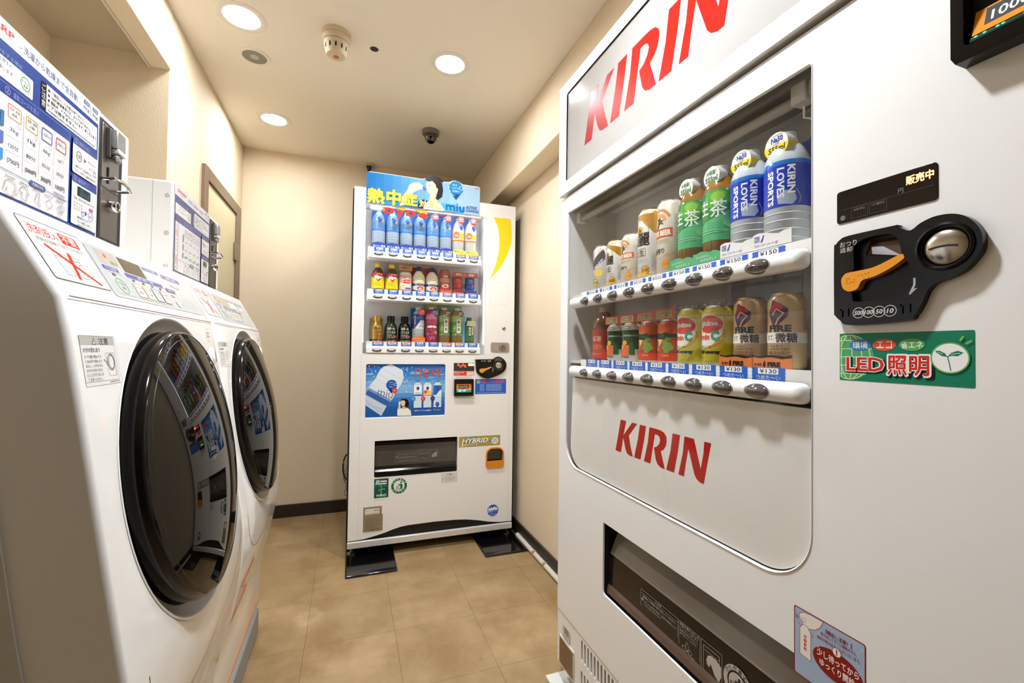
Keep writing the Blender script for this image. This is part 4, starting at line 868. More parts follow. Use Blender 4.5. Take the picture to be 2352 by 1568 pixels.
# tilted bottle
A_ = math.radians(-30); bc, bs = math.cos(A_), math.sin(A_)
a.tf = lambda x, y: (min(max(166 + x * bc - y * bs, 82), 479), min(max(825 + x * bs + y * bc, 684), 952))
a.poly([(-34, 130), (34, 130), (60, 96), (64, 60), (60, 26), (64, -10), (64, -58), (-64, -58), (-66, -10), (-60, 30), (-64, 62), (-58, 98)], '#dfe6ef')
for y in (90, 58, 30): a.line([(-60, y), (0, y - 5), (60, y)], 1.2, '#aab8cc')
a.poly([(-64, -26), (64, -26), (64, -60), (-64, -60)], '#3a62a8'); a.poly([(-64, -26), (64, -26), (64, -38), (-64, -38)], '#7d99c8')
a.poly([(-60, -64), (58, -64), (60, -118), (-56, -120)], '#c9d4e2'); a.line([(-50, -88), (0, -94), (50, -88)], 2, '#8696b0'); a.line([(-50, -106), (10, -100), (50, -106)], 2, '#8696b0')
a.tf = None
def balloon(a, x, y, r, c='#2a55b0', c2='#18307c'):
    a.ell(x, y, r, c, n=22); a.poly([(x - r * .92, y - r * .35), (x + r * .92, y - r * .35), (x + r * .1, y - r * 1.5), (x - r * .1, y - r * 1.5)], c); a.poly([(x - r * .62, y - r * .75), (x + r * .62, y - r * .75), (x, y - r * 1.55)], c2)
balloon(a, 207, 846, 27); a.ring(226, 850, 8, 2.4, '#dfe8f4')
for i, q in enumerate(('海洋', 'ミネラル', '深層水')): a.t(q, 194, 856 - i * 11, 214 + 4 * (i == 1), 863 - i * 11, '#cfe0f4', .01, 0, -14)
a.ell(222, 818, 13, '#e0482e'); a.poly([(212, 812), (230, 810), (220, 800)], '#e0482e'); a.t('new', 215, 815, 229, 821, '#f0d0c4')
a.t('miu', 137, 778, 214, 822, '#4c525c', -.012, 0, -14); a.t('レモン&オレンジ', 150, 766, 178, 776, '#3a86c4', .02, 0, -14)
for i in range(60):
    t_ = rq.uniform(0, 1); x = rq.choice((rq.uniform(92, 150), rq.uniform(250, 310))); y = rq.uniform(840, 945) if x < 200 else rq.uniform(800, 940)
    a.line([(x, y), (x + rq.uniform(-9, 9), y + rq.uniform(-9, 9))], rq.uniform(1, 2.6), '#e2ecf6')
a.t('new', 322, 886, 464, 930, '#e2502e', -.01)
for i, x in enumerate((338, 388, 440)):
    a.rect(x - 10, 860, x + 10, 874, '#3f95d2', 2); a.poly([(x - 10, 858), (x + 10, 858), (x + 20, 844), (x + 20, 728), (x - 20, 728), (x - 20, 844)], '#d3e3f0')
    lab = ('#eef2f6', '#f4efe4', '#2f62ac')[i]; a.rect(x - 20, 792, x + 20, 842, lab); balloon(a, x, 828, 8)
    if i == 0: a.rect(x - 20, 788, x + 20, 796, '#3a62a8'); a.t('miu', x - 13, 798, x + 13, 810, '#5a6270')
    if i == 1: a.ell(x - 10, 808, 10, '#e8642c'); a.ell(x + 9, 806, 10, '#f2d23c'); a.rect(x - 20, 788, x + 20, 795, '#ee8a3c')
    if i == 2: a.poly([(x - 8, 790), (x + 20, 790), (x + 20, 820), (x + 8, 812)], '#e8eef4'); balloon(a, x, 744, 11)
    for y in (778, 762, 746): a.line([(x - 19, y), (x + 19, y)], .8, '#b4cade')
    q = (316, 366, 415)[i]; c = ('#3f8fc8', '#e0482e', '#253670')[i]; a.ell(q, 774, 12, c); a.poly([(q - 10, 769), (q + 10, 769), (q, 756)], c); a.t(('海洋', 'レモン', 'スポーツ')[i], q - 8, 772, q + 8, 777, '#e8eef4')
a.t('海洋ミネラル深層水', 322, 709, 410, 717, '#dce8f4', .01); a.t('miu', 420, 709, 456, 724, '#8fb4dc', -.01)
def girl(a, x, y, k):
    P = lambda pts: [(x + p[0] * k, y + p[1] * k) for p in pts]
    a.poly(P([(-26, -70), (-24, -40), (-16, -30), (20, -30), (36, -44), (40, -70)]), '#efece6'); a.poly(P([(-8, -34), (10, -34), (8, -18), (-4, -18)]), '#e2b494')
    a.ell(x + 6 * k, y - 2 * k, 19 * k, '#201614', 20 * k); a.poly(P([(10, -6), (26, -2), (26, -22), (14, -24)]), '#201614')
    a.poly(P([(-14, 8), (2, 12), (8, 2), (6, -14), (0, -20), (-10, -18), (-15, -8), (-18, -4)]), '#f0c8aa'); a.poly(P([(-16, 14), (-4, 18), (14, 16), (10, 4), (0, 10), (-12, 9)]), '#201614')
    a.line(P([(-10, 0), (-5, 1)]), 1.4 * k, '#3a2420'); a.line(P([(-12, -10), (-8, -11)]), 1.6 * k, '#c05a50')
    a.line(P([(-28, -68), (-28, -40), (-22, -26)]), 8 * k, '#efece6'); a.ell(x - 22 * k, y - 22 * k, 6 * k, '#f0c8aa'); a.rect(x - 26 * k, y - 16 * k, x - 18 * k, y + 4 * k, '#dfeaf4', 2 * k); a.rect(x - 24 * k, y + 4 * k, x - 20 * k, y + 8 * k, '#3f95d2')
girl(a, 268, 758, .98)
a.t('DyDo', 97, 942, 122, 947, '#c0302c', .05)
a.build('poster_print', po)
# indicator, stickers, money fittings
o_ = MB().plate(DF, [rr(523, 916, 635, 959, 2, 2)], -1, 1, M('#1a0f0d', .15, coat=.5)).build('display_window', dm_)
a = Art(DF, h=1.2); LEDR = M('#ff2a18', .5, emit=4)
for x, y in ((548, 949), (560, 941), (573, 949), (585, 942)): a.ring(x, y, 6, 2, LEDR)
a.rect(602, 943, 634, 956, M('#ff5a22', .5, emit=5)); a.t('販売中', 604, 945, 632, 954, M('#ffd08a', .5, emit=5), .03); a.ell(530, 922, 3, '#4a3f3c'); a.build('display_lights', o_)
a = Art(DF, h=.3); a.rect(523, 892, 636, 914, '#dc3a2c'); a.rect(594, 894, 634, 912, '#f2e6e2'); a.lines(596, 632, [896, 902, 907], 4, '#d8564a', 2); a.t('数字がそろえば', 526, 904, 580, 912, '#f4e4dc', .02); a.t('もう１本', 526, 896, 558, 903, '#f4e4dc', .02); a.lines(535, 620, [880, 886], 3, '#d8564a', 4); a.build('lottery_sticker', dm_)
bs_ = MB().plate(DF, [rr(525, 784, 630, 874, 5, 3), rr(536, 796, 620, 850, 4, 3)], 0, 16, BLKG).plate(DF, [rr(535, 795, 621, 851)], .1, .5, DARKIN).build('bill_slot', dm_, bevel=.002)
a = Art(lambda x, y, h: DF(x, y, 10 - (y - 800) * .12 + h), h=.5); a.rect(537, 815, 619, 847, M('#c9762c', .4, emit=.2)); a.rect(548, 824, 606, 841, '#221c18'); a.t('1000円札', 551, 827, 603, 838, '#eae4da', .03); a.poly([(572, 824), (580, 824), (576, 818)], '#221c18')
a.rect(537, 803, 619, 815, M('#0d6a52', .3, emit=.5)); a.ell(556, 811, 10, M('#2ff0bc', .4, emit=4), 3); a.ell(580, 812, 8, M('#2ff0bc', .4, emit=4), 3); a.build('bill_print', bs_)
co = [(641, 972), (645, 978), (733, 980), (745, 986), (757, 992), (770, 994), (786, 990), (800, 980), (812, 965), (816, 949), (812, 928), (801, 912), (780, 898), (757, 888), (730, 879), (708, 875), (686, 880), (668, 890), (652, 905), (644, 920)]
c2 = MB().plate(DF, [spline(co[::-1])], 0, 9, BLKG).build('coin_unit', dm_, bevel=.002, angle=30)
C2 = lambda p, q, h: DF(770 + p, 947 + q, h)
MB().lathe(C2, [(27, 9), (26, 10.5), (24, 9.4)], M('#5c4a34', .3, metal=.6), 32).build('coin_ring', c2)
d2 = MB().lathe(C2, [(18, 9), (17, 11), (10, 12.6), (0, 13)], M('#c5bfb6', .22, metal=1), 32).build('coin_disc', c2)
a = Art(C2, h=12.8); a.rect(-11, -1.2, 11, 1, M('#050505', .7)); a.build('coin_slot', d2)
MB().plate(DF, [[(660, 918), (663, 926), (672, 929), (700, 931), (726, 940), (729, 936), (712, 925), (695, 918), (684, 908), (674, 905), (665, 909)]], 9, 13, M('#e8960c', .35)).build('return_lever', c2, bevel=.001)
a = Art(DF, h=9.1, rough=.5); q = '#cfcac4'; a.t('おつり・返却', 672, 966, 726, 974, q, .01)
for i in range(4): a.ring(754 + 10 * i, 978 + (0, 3, 3, 0)[i], 6, .8, q)
a.line([(736, 935), (740, 922), (735, 912)], 2.4, q); a.build('coin_unit_print', c2)
a = Art(DF, h=.3, coat=.05); a.rect(642, 791, 818, 872, '#1f5fc4'); a.ell(660, 857, 9, '#3d9a4a'); a.ring(660, 857, 9, 1.4, '#e8e04a'); a.line([(654, 854), (660, 860), (666, 854)], 2, '#e8e04a')
a.t('真田ミネラル株式会社', 674, 850, 808, 865, '#e23a3e', .035); a.lines(668, 696, [808 + 5.6 * i for i in range(7)], 3.6, '#bcd2f2', 2, .8); a.lines(704, 798, [808 + 5.6 * i for i in range(7)], 3.6, '#bcd2f2', 3, .9); a.lines(650, 812, [796], 4, '#bcd2f2', 5); a.build('operator_sticker', dm_)
# dispensing bin
b2 = MB().box(.126, .554, 2.39, 2.40, .38, .575, DARKIN).box(.126, .13, 2.344, 2.39, .38, .575, DARKIN).box(.55, .554, 2.344, 2.39, .38, .575, DARKIN).box(.126, .554, 2.344, 2.39, .38, .388, DARKIN).box(.126, .554, 2.344, 2.39, .569, .575, DARKIN).build('dispensing_bin', dm_)
fl = MB(); FB3 = M('#4b453d', .18, coat=.05)
for (h0, z0), (h1, z1), m_ in (((-40, 566), (-22, 540), BN), ((-22, 540), (-16, 505), FB3), ((-16, 505), (-12, 440), FB3), ((-12, 440), (-6, 424), BN), ((-6, 424), (2, 416), BLKG), ((2, 416), (2, 392), BLKG)):
    fl.add([DF(134, z0, h0), DF(546, z0, h0), DF(546, z1, h1), DF(134, z1, h1)], [(0, 1, 2, 3)], m_)
f2 = fl.build('flap', b2, angle=50)
a = Art(lambda x, y, h: DF(x, y, -16 + (505 - y) * .06 + h), h=.8); q = '#8f887e'
a.frame(232, 452, 346, 500, .8, q); a.frame(350, 452, 404, 504, .8, q); a.frame(408, 452, 452, 504, .8, q); a.lines(242, 340, [488, 476, 470, 458], 5, q, 4); a.ell(240, 480, 4, q); a.lines(354, 400, [492, 484], 4, q, 5); a.line([(360, 462), (372, 470), (380, 460), (396, 466)], 2, q); a.poly([(446, 496), (430, 490), (418, 480), (416, 466), (424, 466), (434, 470), (442, 466), (444, 480)], q); a.build('flap_print', f2)
# stickers low on the front
a = Art(DF, h=.3, coat=.05); a.rect(558, 511, 788, 566, '#b09a4c'); a.frame(558, 511, 788, 566, 1, '#8c7a38'); a.rect(594, 554, 652, 564, '#2f9a68', 3); a.t('環境にやさしい', 600, 556, 646, 562, '#e6f0dc'); a.lines(660, 716, [556], 6, '#4c9a5a', 3)
a.t('HYBRID', 577, 528, 722, 553, '#4a432c', .05, .25); a.t('HYBRID', 574, 530, 720, 555, '#f4f2e6', .03, .25); a.poly([(572, 512), (577, 512), (584, 545), (579, 545)], '#f4f2e6'); a.t('HEAT PUMP', 580, 514, 664, 526, '#4a432c', .03, .25); a.t('HEAT PUMP', 579, 515, 662, 527, '#f0eedc', .01, .25); a.t('ハイブリッドヒートポンプ', 668, 517, 738, 523, '#5a5238')
a.ell(758, 537, 19, '#eef4f0', 17); a.t('LED', 744, 539, 772, 549, '#3aa0a8', .03); a.t('照明', 746, 526, 770, 536, '#3aa0a8', .03); a.t('&', 728, 530, 738, 544, '#2f9a68', .04); a.build('heat_pump_sticker', dm_)
OR = M('#d9820f', .3, coat=.05)
cr_ = MB().plate(DF, [rr(707, 390, 809, 501, (16, 36, 36, 16), 6), rr(713, 428, 803, 494, (3, 30, 30, 3), 6)], 0, 9, OR).box(.712, .804, 2.37, 2.375, .395, .496, DARKIN).box(.712, .716, 2.344, 2.37, .395, .496, DARKIN).box(.80, .804, 2.344, 2.37, .395, .496, DARKIN)
cr_ = cr_.build('coin_return', dm_, bevel=.002, angle=30)
MB().plate(DO(12), [rr(712, 426, 804, 496, (0, 31, 31, 0), 6)], -2, 0, M('#20160c', .12, coat=.6)).build('return_door', cr_)
a = Art(DF, h=.3); q = '#6b655d'; a.rect(468, 332, 550, 380, '#e2deda', 3); a.frame(468, 332, 550, 380, .9, q, 3); a.line([(468, 367), (550, 367)], .7, q); a.t('⚠警告', 494, 369, 526, 378, q, .02); a.lines(484, 546, [358, 352, 346, 340], 4, q, 2, .8); a.ring(476, 350, 5, 1, q); a.line([(473, 353), (479, 347)], 1, q); a.build('tipping_label', dm_)
a = Art(DF, h=.3); a.rect(131, 286, 200, 381, '#0d5644'); a.t('Green', 139, 363, 192, 375, '#e8ece6', .05); a.t('Power', 138, 351, 193, 363, '#e8ece6', .05); a.line([(134, 344), (197, 344)], 1, '#7da898'); a.t('WIND', 141, 292, 191, 304, '#dfe6de', .02)
a.line([(166, 331), (165, 300)], 2, '#dfe6de'); 
for an in (100, 215, 350): a.poly([(166, 331), (166 + 16 * math.cos(math.radians(an - 8)), 331 + 16 * math.sin(math.radians(an - 8))), (166 + 17 * math.cos(math.radians(an + 4)), 331 + 17 * math.sin(math.radians(an + 4)))], '#dfe6de')
a.poly([(163, 304), (168, 304), (172, 296), (160, 296)], '#dfe6de'); a.lines(132, 180, [278, 273], 3, '#c9a8a0', 4); a.build('green_power_sticker', dm_)
a = Art(DF, h=.3); a.ring(252, 337, 39, 12, '#0d6a44', n=40); a.ell(252, 337, 27, '#eceeea')
for s_, a0, st_, r_ in (('のんだあとは', 150, -24, 33), ('リサイクル', 215, 27, 33)):
    for i, ch in enumerate(s_): an = math.radians(a0 + i * st_); a.t(ch, 252 + r_ * math.cos(an) - 4, 337 + r_ * math.sin(an) - 4, 252 + r_ * math.cos(an) + 4, 337 + r_ * math.sin(an) + 4, '#eceeea', .04)
a.ell(262, 354, 4.5, '#0d6a44'); a.poly([(250, 344), (262, 348), (270, 342), (268, 322), (271, 316), (265, 316), (262, 328), (258, 316), (253, 316), (258, 332), (258, 340), (252, 338), (246, 344), (248, 348)], '#0d6a44'); a.frame(236, 318, 250, 336, 1.4, '#0d6a44'); a.line([(236, 327), (250, 327)], 1.2, '#0d6a44'); a.line([(243, 318), (243, 336)], 1.2, '#0d6a44'); a.build('recycling_sticker', dm_)
pl_ = MB().plate(DF, [rr(82, 126, 170, 246, 2, 2)], -1, 1, M('#a89e88', .35, metal=.5)).plate(DF, [rr(84, 126, 175, 206, 2, 2)], 1, 2, M('#a1977f', .35, metal=.5)).build('rating_plate', dm_)
a = Art(DF, h=2.2); a.rect(91, 210, 158, 237, '#e6e2d8'); a.t('ダイドードリンコ株式会社', 94, 223, 155, 232, '#3a352c', .02); a.lines(96, 154, [213], 5, '#5a5448', 3); a.lines(94, 168, [132 + 7 * i for i in range(9)], 3.6, '#6a6250', 4, .5); a.lines(116, 166, [131], 5, '#3a352c', 8)
for x, y in ((85, 226), (164, 228), (86, 155), (172, 160)): a.ell(x, y, 2.4, CHROME, n=10)
a.build('plate_print', pl_)
a = Art(DF, h=.3); a.ell(752, 159, 33, '#2560b8', n=36); a.ring(752, 159, 33, 1.6, '#e8ecf2', n=36); a.poly([(724, 162), (730, 176), (738, 170), (744, 178), (752, 172), (760, 180), (766, 174), (772, 178), (780, 164), (776, 160), (728, 160)], '#e8ecf2'); a.t('ガラス', 722, 148, 752, 160, '#e8ecf2', .04); a.t('でできています', 754, 150, 782, 157, '#bcd0ec'); a.lines(734, 772, [140, 134], 4, '#bcd0ec', 3); a.build('glass_sticker', dm_)
# card on top
TP = MB(); out = [(67, 1756), (652, 1756), (652, 1900), (640, 1914), (555, 1914), (540, 1922), (520, 1928), (500, 1926), (484, 1916), (450, 1914), (440, 1922), (420, 1934), (395, 1937), (372, 1930), (358, 1918), (340, 1913), (80, 1913), (67, 1906)]
tp = TP.plate(DO(-3), [out], -1.2, 0, M('#f2f4f6', .4)).build('advertising_card', loc=(.36, 2.32, 1.756))
tag(tp, 'blue printed card with yellow characters standing along the top of the narrower drinks machine', 'card')
a = Art(DO(-3), h=.1, dz=.03, rough=.3, coat=.05)
for i in range(14):
    x0, x1 = 67 + i * 41.8, 67 + (i + 1) * 41.8
    for j in range(6):
        f_ = min(1, i / 11); g_ = j / 5; c = [int(u_ + (v_ - u_) * f_) for u_, v_ in zip((14 + 12 * (1 - abs(g_ - .4)), 118 + 6 * g_, 200), (170, 204, 230))]
        a.rect(x0, 1757 + j * 26, min(x1, 651), 1757 + (j + 1) * 26 - (0 if j < 5 else 3), '#%02x%02x%02x' % tuple(max(0, min(255, k)) for k in c))
a.rect(67.5, 1757, 420, 1783, '#1787cc'); a.rect(300, 1783, 520, 1800, '#55aede'); a.rect(420, 1757, 560, 1790, '#4aa8dc')
a.poly([(450, 1914), (440, 1922), (420, 1934), (395, 1937), (372, 1930), (358, 1918), (352, 1908), (450, 1908)], '#201614')
a.poly([(326, 1757), (322, 1775), (338, 1790), (360, 1798), (388, 1802), (430, 1796), (446, 1784), (456, 1757)], '#e9e9ee'); a.poly([(320, 1757), (322, 1795), (350, 1806), (372, 1800), (352, 1776), (348, 1757)], '#1e2a5c')
a.poly([(378, 1802), (382, 1838), (412, 1838), (424, 1796), (404, 1788)], '#efc9ac')
a.poly([(366, 1850), (360, 1880), (366, 1906), (390, 1918), (412, 1900), (424, 1872), (418, 1846), (398, 1832), (380, 1836)], '#f3d2b8')
a.poly([(362, 1904), (372, 1922), (396, 1932), (424, 1924), (444, 1902), (450, 1868), (446, 1832), (424, 1812), (410, 1818), (418, 1842), (424, 1868), (414, 1874), (410, 1892), (392, 1908), (376, 1902)], '#241815')
a.ell(414, 1866, 8, '#f0c6a6', 11); a.line([(374, 1880), (386, 1886)], 2, '#4a2e26'); a.line([(370, 1862), (364, 1858)], 2, '#c0605a')
a.poly([(264, 1840), (276, 1872), (292, 1884), (320, 1886), (332, 1868), (326, 1852), (300, 1838), (288, 1818), (266, 1800), (246, 1762), (230, 1757), (228, 1790)], '#f3d2b8')
a.poly([(296, 1884), (322, 1892), (346, 1876), (354, 1862), (346, 1852), (330, 1858), (306, 1862)], '#f2dcd6'); a.poly([(344, 1876), (358, 1868), (362, 1858), (352, 1850), (342, 1856)], '#4a6fc0')
balloon(a, 519, 1886, 39, '#2a8fd0', '#1c4c9a'); a.ring(546, 1890, 11, 3, '#cfe6f4')
for i, q in enumerate(('海洋', 'ミネラル', '深層水')): a.t(q, 500, 1898 - i * 16, 524 + 14 * (i > 0), 1908 - i * 16, '#d8eef8', .01)
rq = random.Random(9)
for i in range(30): an = rq.uniform(0, 6.28); a.ell(519 + 39 * math.cos(an), 1886 + 39 * math.sin(an), rq.uniform(1, 3.4), '#e4f2fa', n=8)
for s_, x0, x1, y0, y1 in (('熱', 74, 152, 1758, 1828), ('中', 166, 232, 1758, 1832), ('症', 246, 314, 1764, 1826)):
    a.t(s_, x0 + 3, y0 - 3, x1 + 3, y1 - 3, '#3c6a5c', .05); a.t(s_, x0, y0, x1, y1, '#f3e23c', .055)
for s_, x0, x1 in (('対', 328, 362), ('策', 374, 404), ('に', 412, 440)): a.t(s_, x0, 1764, x1, 1800, '#f7ef78', .045)
a.t('、', 444, 1760, 458, 1774, '#f4f0b0', .04)
a.t('miu', 466, 1764, 566, 1806, '#1a5aa8', .005); a.t('ACTIVE', 572, 1784, 634, 1800, '#1c5aa4', .02, .2); a.t('CHARGE', 572, 1768, 646, 1782, '#1c5aa4', .02, .2); a.t('DyDo', 624, 1898, 642, 1904, '#d8443c', .05)
a.build('card_print', tp)
# cables beside the machine
cc = []
for i in range(15):
    an = math.radians(75 + i * 15); cc.append((.006 + .026 * math.cos(an), 2.99, .285 + .078 * math.sin(an)))
tag(MB().tube(cc, .0045, M('#0d0d0d', .4)).build('power_cable', loc=(0, 2.99, .3)), 'black power cable looping behind the left edge of the narrower drinks machine', 'cable')
pts = []
for i in range(76): an = i * .5; pts.append((.004 + .013 * math.cos(an) - .010 * math.sin(i * .09), 2.98 + .008 * math.sin(an * .5), .262 - .0019 * i + .014 * math.sin(an)))
tag(MB().tube(pts, .0018, M('#2e6b50', .5), 6).build('earth_wire', loc=(0, 2.98, .14)), 'thin green earth wire coiled behind the left edge of the narrower drinks machine', 'wire')
# ================================================================ SAMPLE DRINKS
def prad(P):
    P = [p for p in P]
    def f(h):
        for (r0, h0), (r1, h1) in zip(P, P[1:]):
            if h0 <= h <= h1 and h1 > h0: return r0 + (r1 - r0) * (h - h0) / (h1 - h0)
        return P[-2][0]
    return f
CANP = lambda R, H: [(0, .5), (R - 9, 0), (R - 6, .5), (R, 8), (R, H - 12), (R - 2, H - 8), (R - 6, H - 2.5), (R - 6, H), (R - 7.5, H), (R - 8, H - 3.5), (0, H - 4)]
def PETP(R, H, nk=13, sh=.62):
    s = H * sh; return [(0, 1), (R - 6, 0), (R, 6), (R, s), (R * .93, s + (H - s) * .22), (R * .75, s + (H - s) * .48), (R * .55, s + (H - s) * .66), (nk, s + (H - s) * .8), (nk, H - 2), (0, H - 2)]
class Drink:
    def __init__(s, base, side, name, label, cat, group, prof, mat, bname='body', n=40):
        s.b = base; s.F = Vector((-1, 0, 0)) if side == 'K' else Vector((0, -1, 0)); s.U = Vector((0, -1, 0)) if side == 'K' else Vector((1, 0, 0))
        s.root = thing(name, label, cat, base, group); s.prof = prof; s.R = max(p[0] for p in prof); s.rad = prad(prof)
        MB().lathe(s.lf, prof, mat, n).build(bname, s.root, angle=50)
    def lf(s, p, q, h): return tuple(Vector(s.b) + s.U * p / 1000 + s.F * q / 1000 + Vector((0, 0, h / 1000)))
    def cf(s, x, y, h):
        a = x / s.R; r = s.rad(y) + h; return tuple(Vector(s.b) + (s.F * math.cos(a) + s.U * math.sin(a)) * r / 1000 + Vector((0, 0, y / 1000)))
    def flat(s, d): return lambda x, y, h: tuple(Vector(s.b) + s.U * x / 1000 + s.F * (d + h) / 1000 + Vector((0, 0, y / 1000)))
    def art(s, h=.25, sy=0, **k): return Art(s.cf, h=h, dz=.03, sx=5, sy=sy, **k)
    def cap(s, h0, r, hh, c):
        MB().lathe(s.lf, [(0, h0), (r, h0), (r, h0 + hh - 1.5), (r - 1.5, h0 + hh), (0, h0 + hh)], c, 24).build('cap', s.root)
    def card(s, pts, d, c, nm, t=.8):
        return MB().plate(s.flat(d), [pts], -t, 0, c).build(nm, s.root)
    def band(s, y0, y1, c, a, x=None):
        w = s.R * math.pi * .98 if x is None else x; a.rect(-w, y0, w, y1, c); return a
ALU = M('#c9c9c6', .25, metal=.9); WHC = M('#e4e1da', .3, metal=.2, coat=.3)
XA = .678
def kpos(k, z): return (XA, 1.277 - (184 + 70 * k) / 1000, z)
B1, B2 = 1.2002, 1.0026
UP, LO = 'drinks on the upper shelf of the large machine', 'drinks on the lower shelf of the large machine'
SAKE = lambda a, x, y, c, c2='#3a2c1c': (a.ell(x, y, 10, c, n=24), a.ring(x, y, 10, 1, c2, n=24), a.t('お酒', x - 7, y - 4, x + 7, y + 4, c2, .02))
def beast(a, x, y, k, c):
    a.put([[(x + p * k, y + q * k) for p, q in P] for P in ([(-8, -8), (-4, -2), (-3, 4), (-6, 8), (-2, 7), (3, 9), (2, 5), (8, 4), (5, 1), (9, -3), (3, -1), (0, -3), (-3, -9)],)], c)
# -- upper shelf cans
d = Drink(kpos(0, B1), 'K', 'drink_can', 'silver can with a dark diagonal lettered band, far left of the upper shelf', 'drink can', UP, CANP(32, 126), M('#cfcac0', .3, metal=.35, coat=.3))
MB().lathe(d.lf, [(26.2, 121), (26.4, 126.3), (24.6, 126.3), (24.2, 122.4), (0, 122)], ALU, 40).build('lid', d.root)
a = d.art(); a.poly([(-30, 40), (-30, 66), (34, 118), (34, 92)], '#413a44'); a.poly([(-30, 33), (-30, 40), (34, 92), (34, 85)], '#6d5f96'); a.tf = lambda x, y: (x, y + x * .8); a.t('STRONG', -26, 48, 26, 68, '#cfc8c4', .05); a.tf = None
a.ell(14, 48, 13, '#d8c24a', 10); SAKE(a, 4, 22, '#cfb64a'); a.vt('氷結', -20, 40, 9, '#5a5246', .04); a.build('label', d.root)
def tanrei(k, H, label):
    d = Drink(kpos(k, B1), 'K', 'drink_can', label, 'drink can', UP, CANP(33, H), WHC)
    MB().lathe(d.lf, [(27.2, H - 5), (27.4, H + .3), (25.6, H + .3), (25.2, H - 3.6), (0, H - 4)], M('#c9a048', .25, metal=.9), 40).build('lid', d.root)
    a = d.art(); f = H / 168; w = 100
    a.poly([(-w, H - 9), (-w, H - 14), (-26, H - 16 * f), (6, H - 30 * f), (34, H - 60 * f), (w, H - 60 * f), (w, H - 9)], M('#d09a2c', .28, metal=.5, coat=.3)); a.ring(-4, H - 52 * f, 26 * f, 1.4, '#a9a49a', n=40)
    a.ell(-4, H - 52 * f, 12 * f, '#d9b45c'); beast(a, -4, H - 54 * f, 1.1 * f, '#6a5434')
    a.t('淡', -34 * f, 82 * f, -8 * f, 108 * f, '#1d1a18', .02); a.t('麗', -8 * f, 80 * f, 24 * f, 110 * f, '#1d1a18', .02); a.t('上', -22 * f, 56 * f, -10 * f, 72 * f, '#4a453f', .02); a.frame(-7 * f, 54 * f, 15 * f, 74 * f, 1, '#4a453f', 4); a.t('生', -3 * f, 57 * f, 11 * f, 71 * f, '#4a453f', .02)
    a.lines(-24, 20, [46 * f, 41 * f], 3, '#a8a298', k); SAKE(a, 14, 20 * f + 2, '#d9a02c'); a.poly([(-30, 8), (30, 8), (30, 10), (-10, 14 * f + 4), (-30, 24 * f)], '#d9a838'); a.lines(30, 60, [20 + 5 * i for i in range(8)], 3, '#8f8a80', 3); a.build('label', d.root)
tanrei(1, 126, 'short gold and white beer can beside the silver can with the dark band')
def beer(k, H, label):
    d = Drink(kpos(k, B1), 'K', 'drink_can', label, 'drink can', UP, CANP(33, H), M('#ddd6c6', .3, metal=.3, coat=.3))
    MB().lathe(d.lf, [(27.2, H - 5), (27.4, H + .3), (25.6, H + .3), (25.2, H - 3.6), (0, H - 4)], M('#cfc9ba', .25, metal=.9), 40).build('lid', d.root)
    a = d.art(); f = H / 168
    a.ring(-2, H - 50 * f, 30 * f, 6 * f, '#d98a4c', a0=20, a1=160, n=30); a.ring(-2, H - 50 * f, 20 * f, 8 * f, '#e0a05c', a0=10, a1=170, n=30); beast(a, -2, H - 52 * f, 1.5 * f, '#5a4630')
    a.rect(-42, 84 * f, 30, 103 * f, '#d4532e'); a.t("KIRIN'S BEER", -40, 87 * f, 27, 100 * f, '#f2e6d2', .05)
    a.lines(-24, 22, [76 * f, 71 * f], 3, '#c9a06a', k); a.t('一番搾り', -32, 48 * f, 12, 60 * f, '#4a443c', .03); SAKE(a, 16, 22 * f + 2, '#e09a44', '#c47a2c'); a.tf = lambda x, y: (x, y + x * .35 * f); a.t('ICHIBAN', 0, 34 * f, 34, 42 * f, '#dca05c'); a.tf = None
    a.lines(34, 58, [20 + 5 * i for i in range(int(H / 5) - 10)], 2.6, '#6a655c', 5); a.build('label', d.root)
beer(2, 126, 'short cream beer can with a red lettered band, below the tall gold can')
tanrei(3, 168, 'tall gold and white beer can with large black characters')
beer(4, 168, 'tall cream beer can with a red lettered band beside the green tea')
# -- green tea
TEA = M('#8a5f1c', .12, coat=.6)
d = Drink(kpos(5, B1), 'K', 'tea_bottle', 'green tea bottle beside the tall cream beer can', 'bottle', UP, PETP(33, 192, 12, .70), TEA)
d.cap(180, 14, 14, M('#dfe3dc', .35))
a = d.art(sy=6, rough=.25, coat=.4); w = 95
for i in range(8): a.rect(-w, 44 + i * 12, w, 57 + i * 12, ('#3fa873', '#3aa56e', '#44ac74', '#4fb47a', '#46ad6a', '#3da35a', '#37994e', '#2f9046')[i])
a.poly([(-44, 140), (62, 140), (62, 120), (48, 104), (10, 86), (-44, 70)], '#0f7f42'); a.ell(18, 122, 24, '#4fa838', 17); a.ell(20, 127, 13, '#8cc84a', 9)
a.t('生', -20, 96, 2, 124, '#e4efe0', .015); a.t('茶', 6, 88, 36, 121, '#e4efe0', .015); a.ell(44, 76, 14, '#6cc184', 9); a.lines(6, 30, [58], 2, '#1d6a44', 4); a.ring(0, 62, 40, 1, '#a4dcb8', 3); a.build('label', d.root)
FD_ = lambda zc: (lambda p, q, h: d.flat(24)(p, zc + q, h))
MB().lathe(FD_(171), [(0, 0), (20, 0), (20.5, -3), (19.5, -22), (15, -24)], M('#dedbd4', .35, coat=.3), 40).build('neck_disc', d.root)
a = Art(FD_(171), h=.3); a.t('大容量！', -13, 4, 12, 12, '#1c7a4c', .03); a.t('555ml', -15, -10, 15, 1, '#1c7a4c', .04); a.build('disc_print', d.root)
GC = [(-35, 4), (35, 4), (35, 18), (28, 22), (18, 24), (8, 22), (-2, 25), (-14, 27), (-26, 24), (-35, 25)]
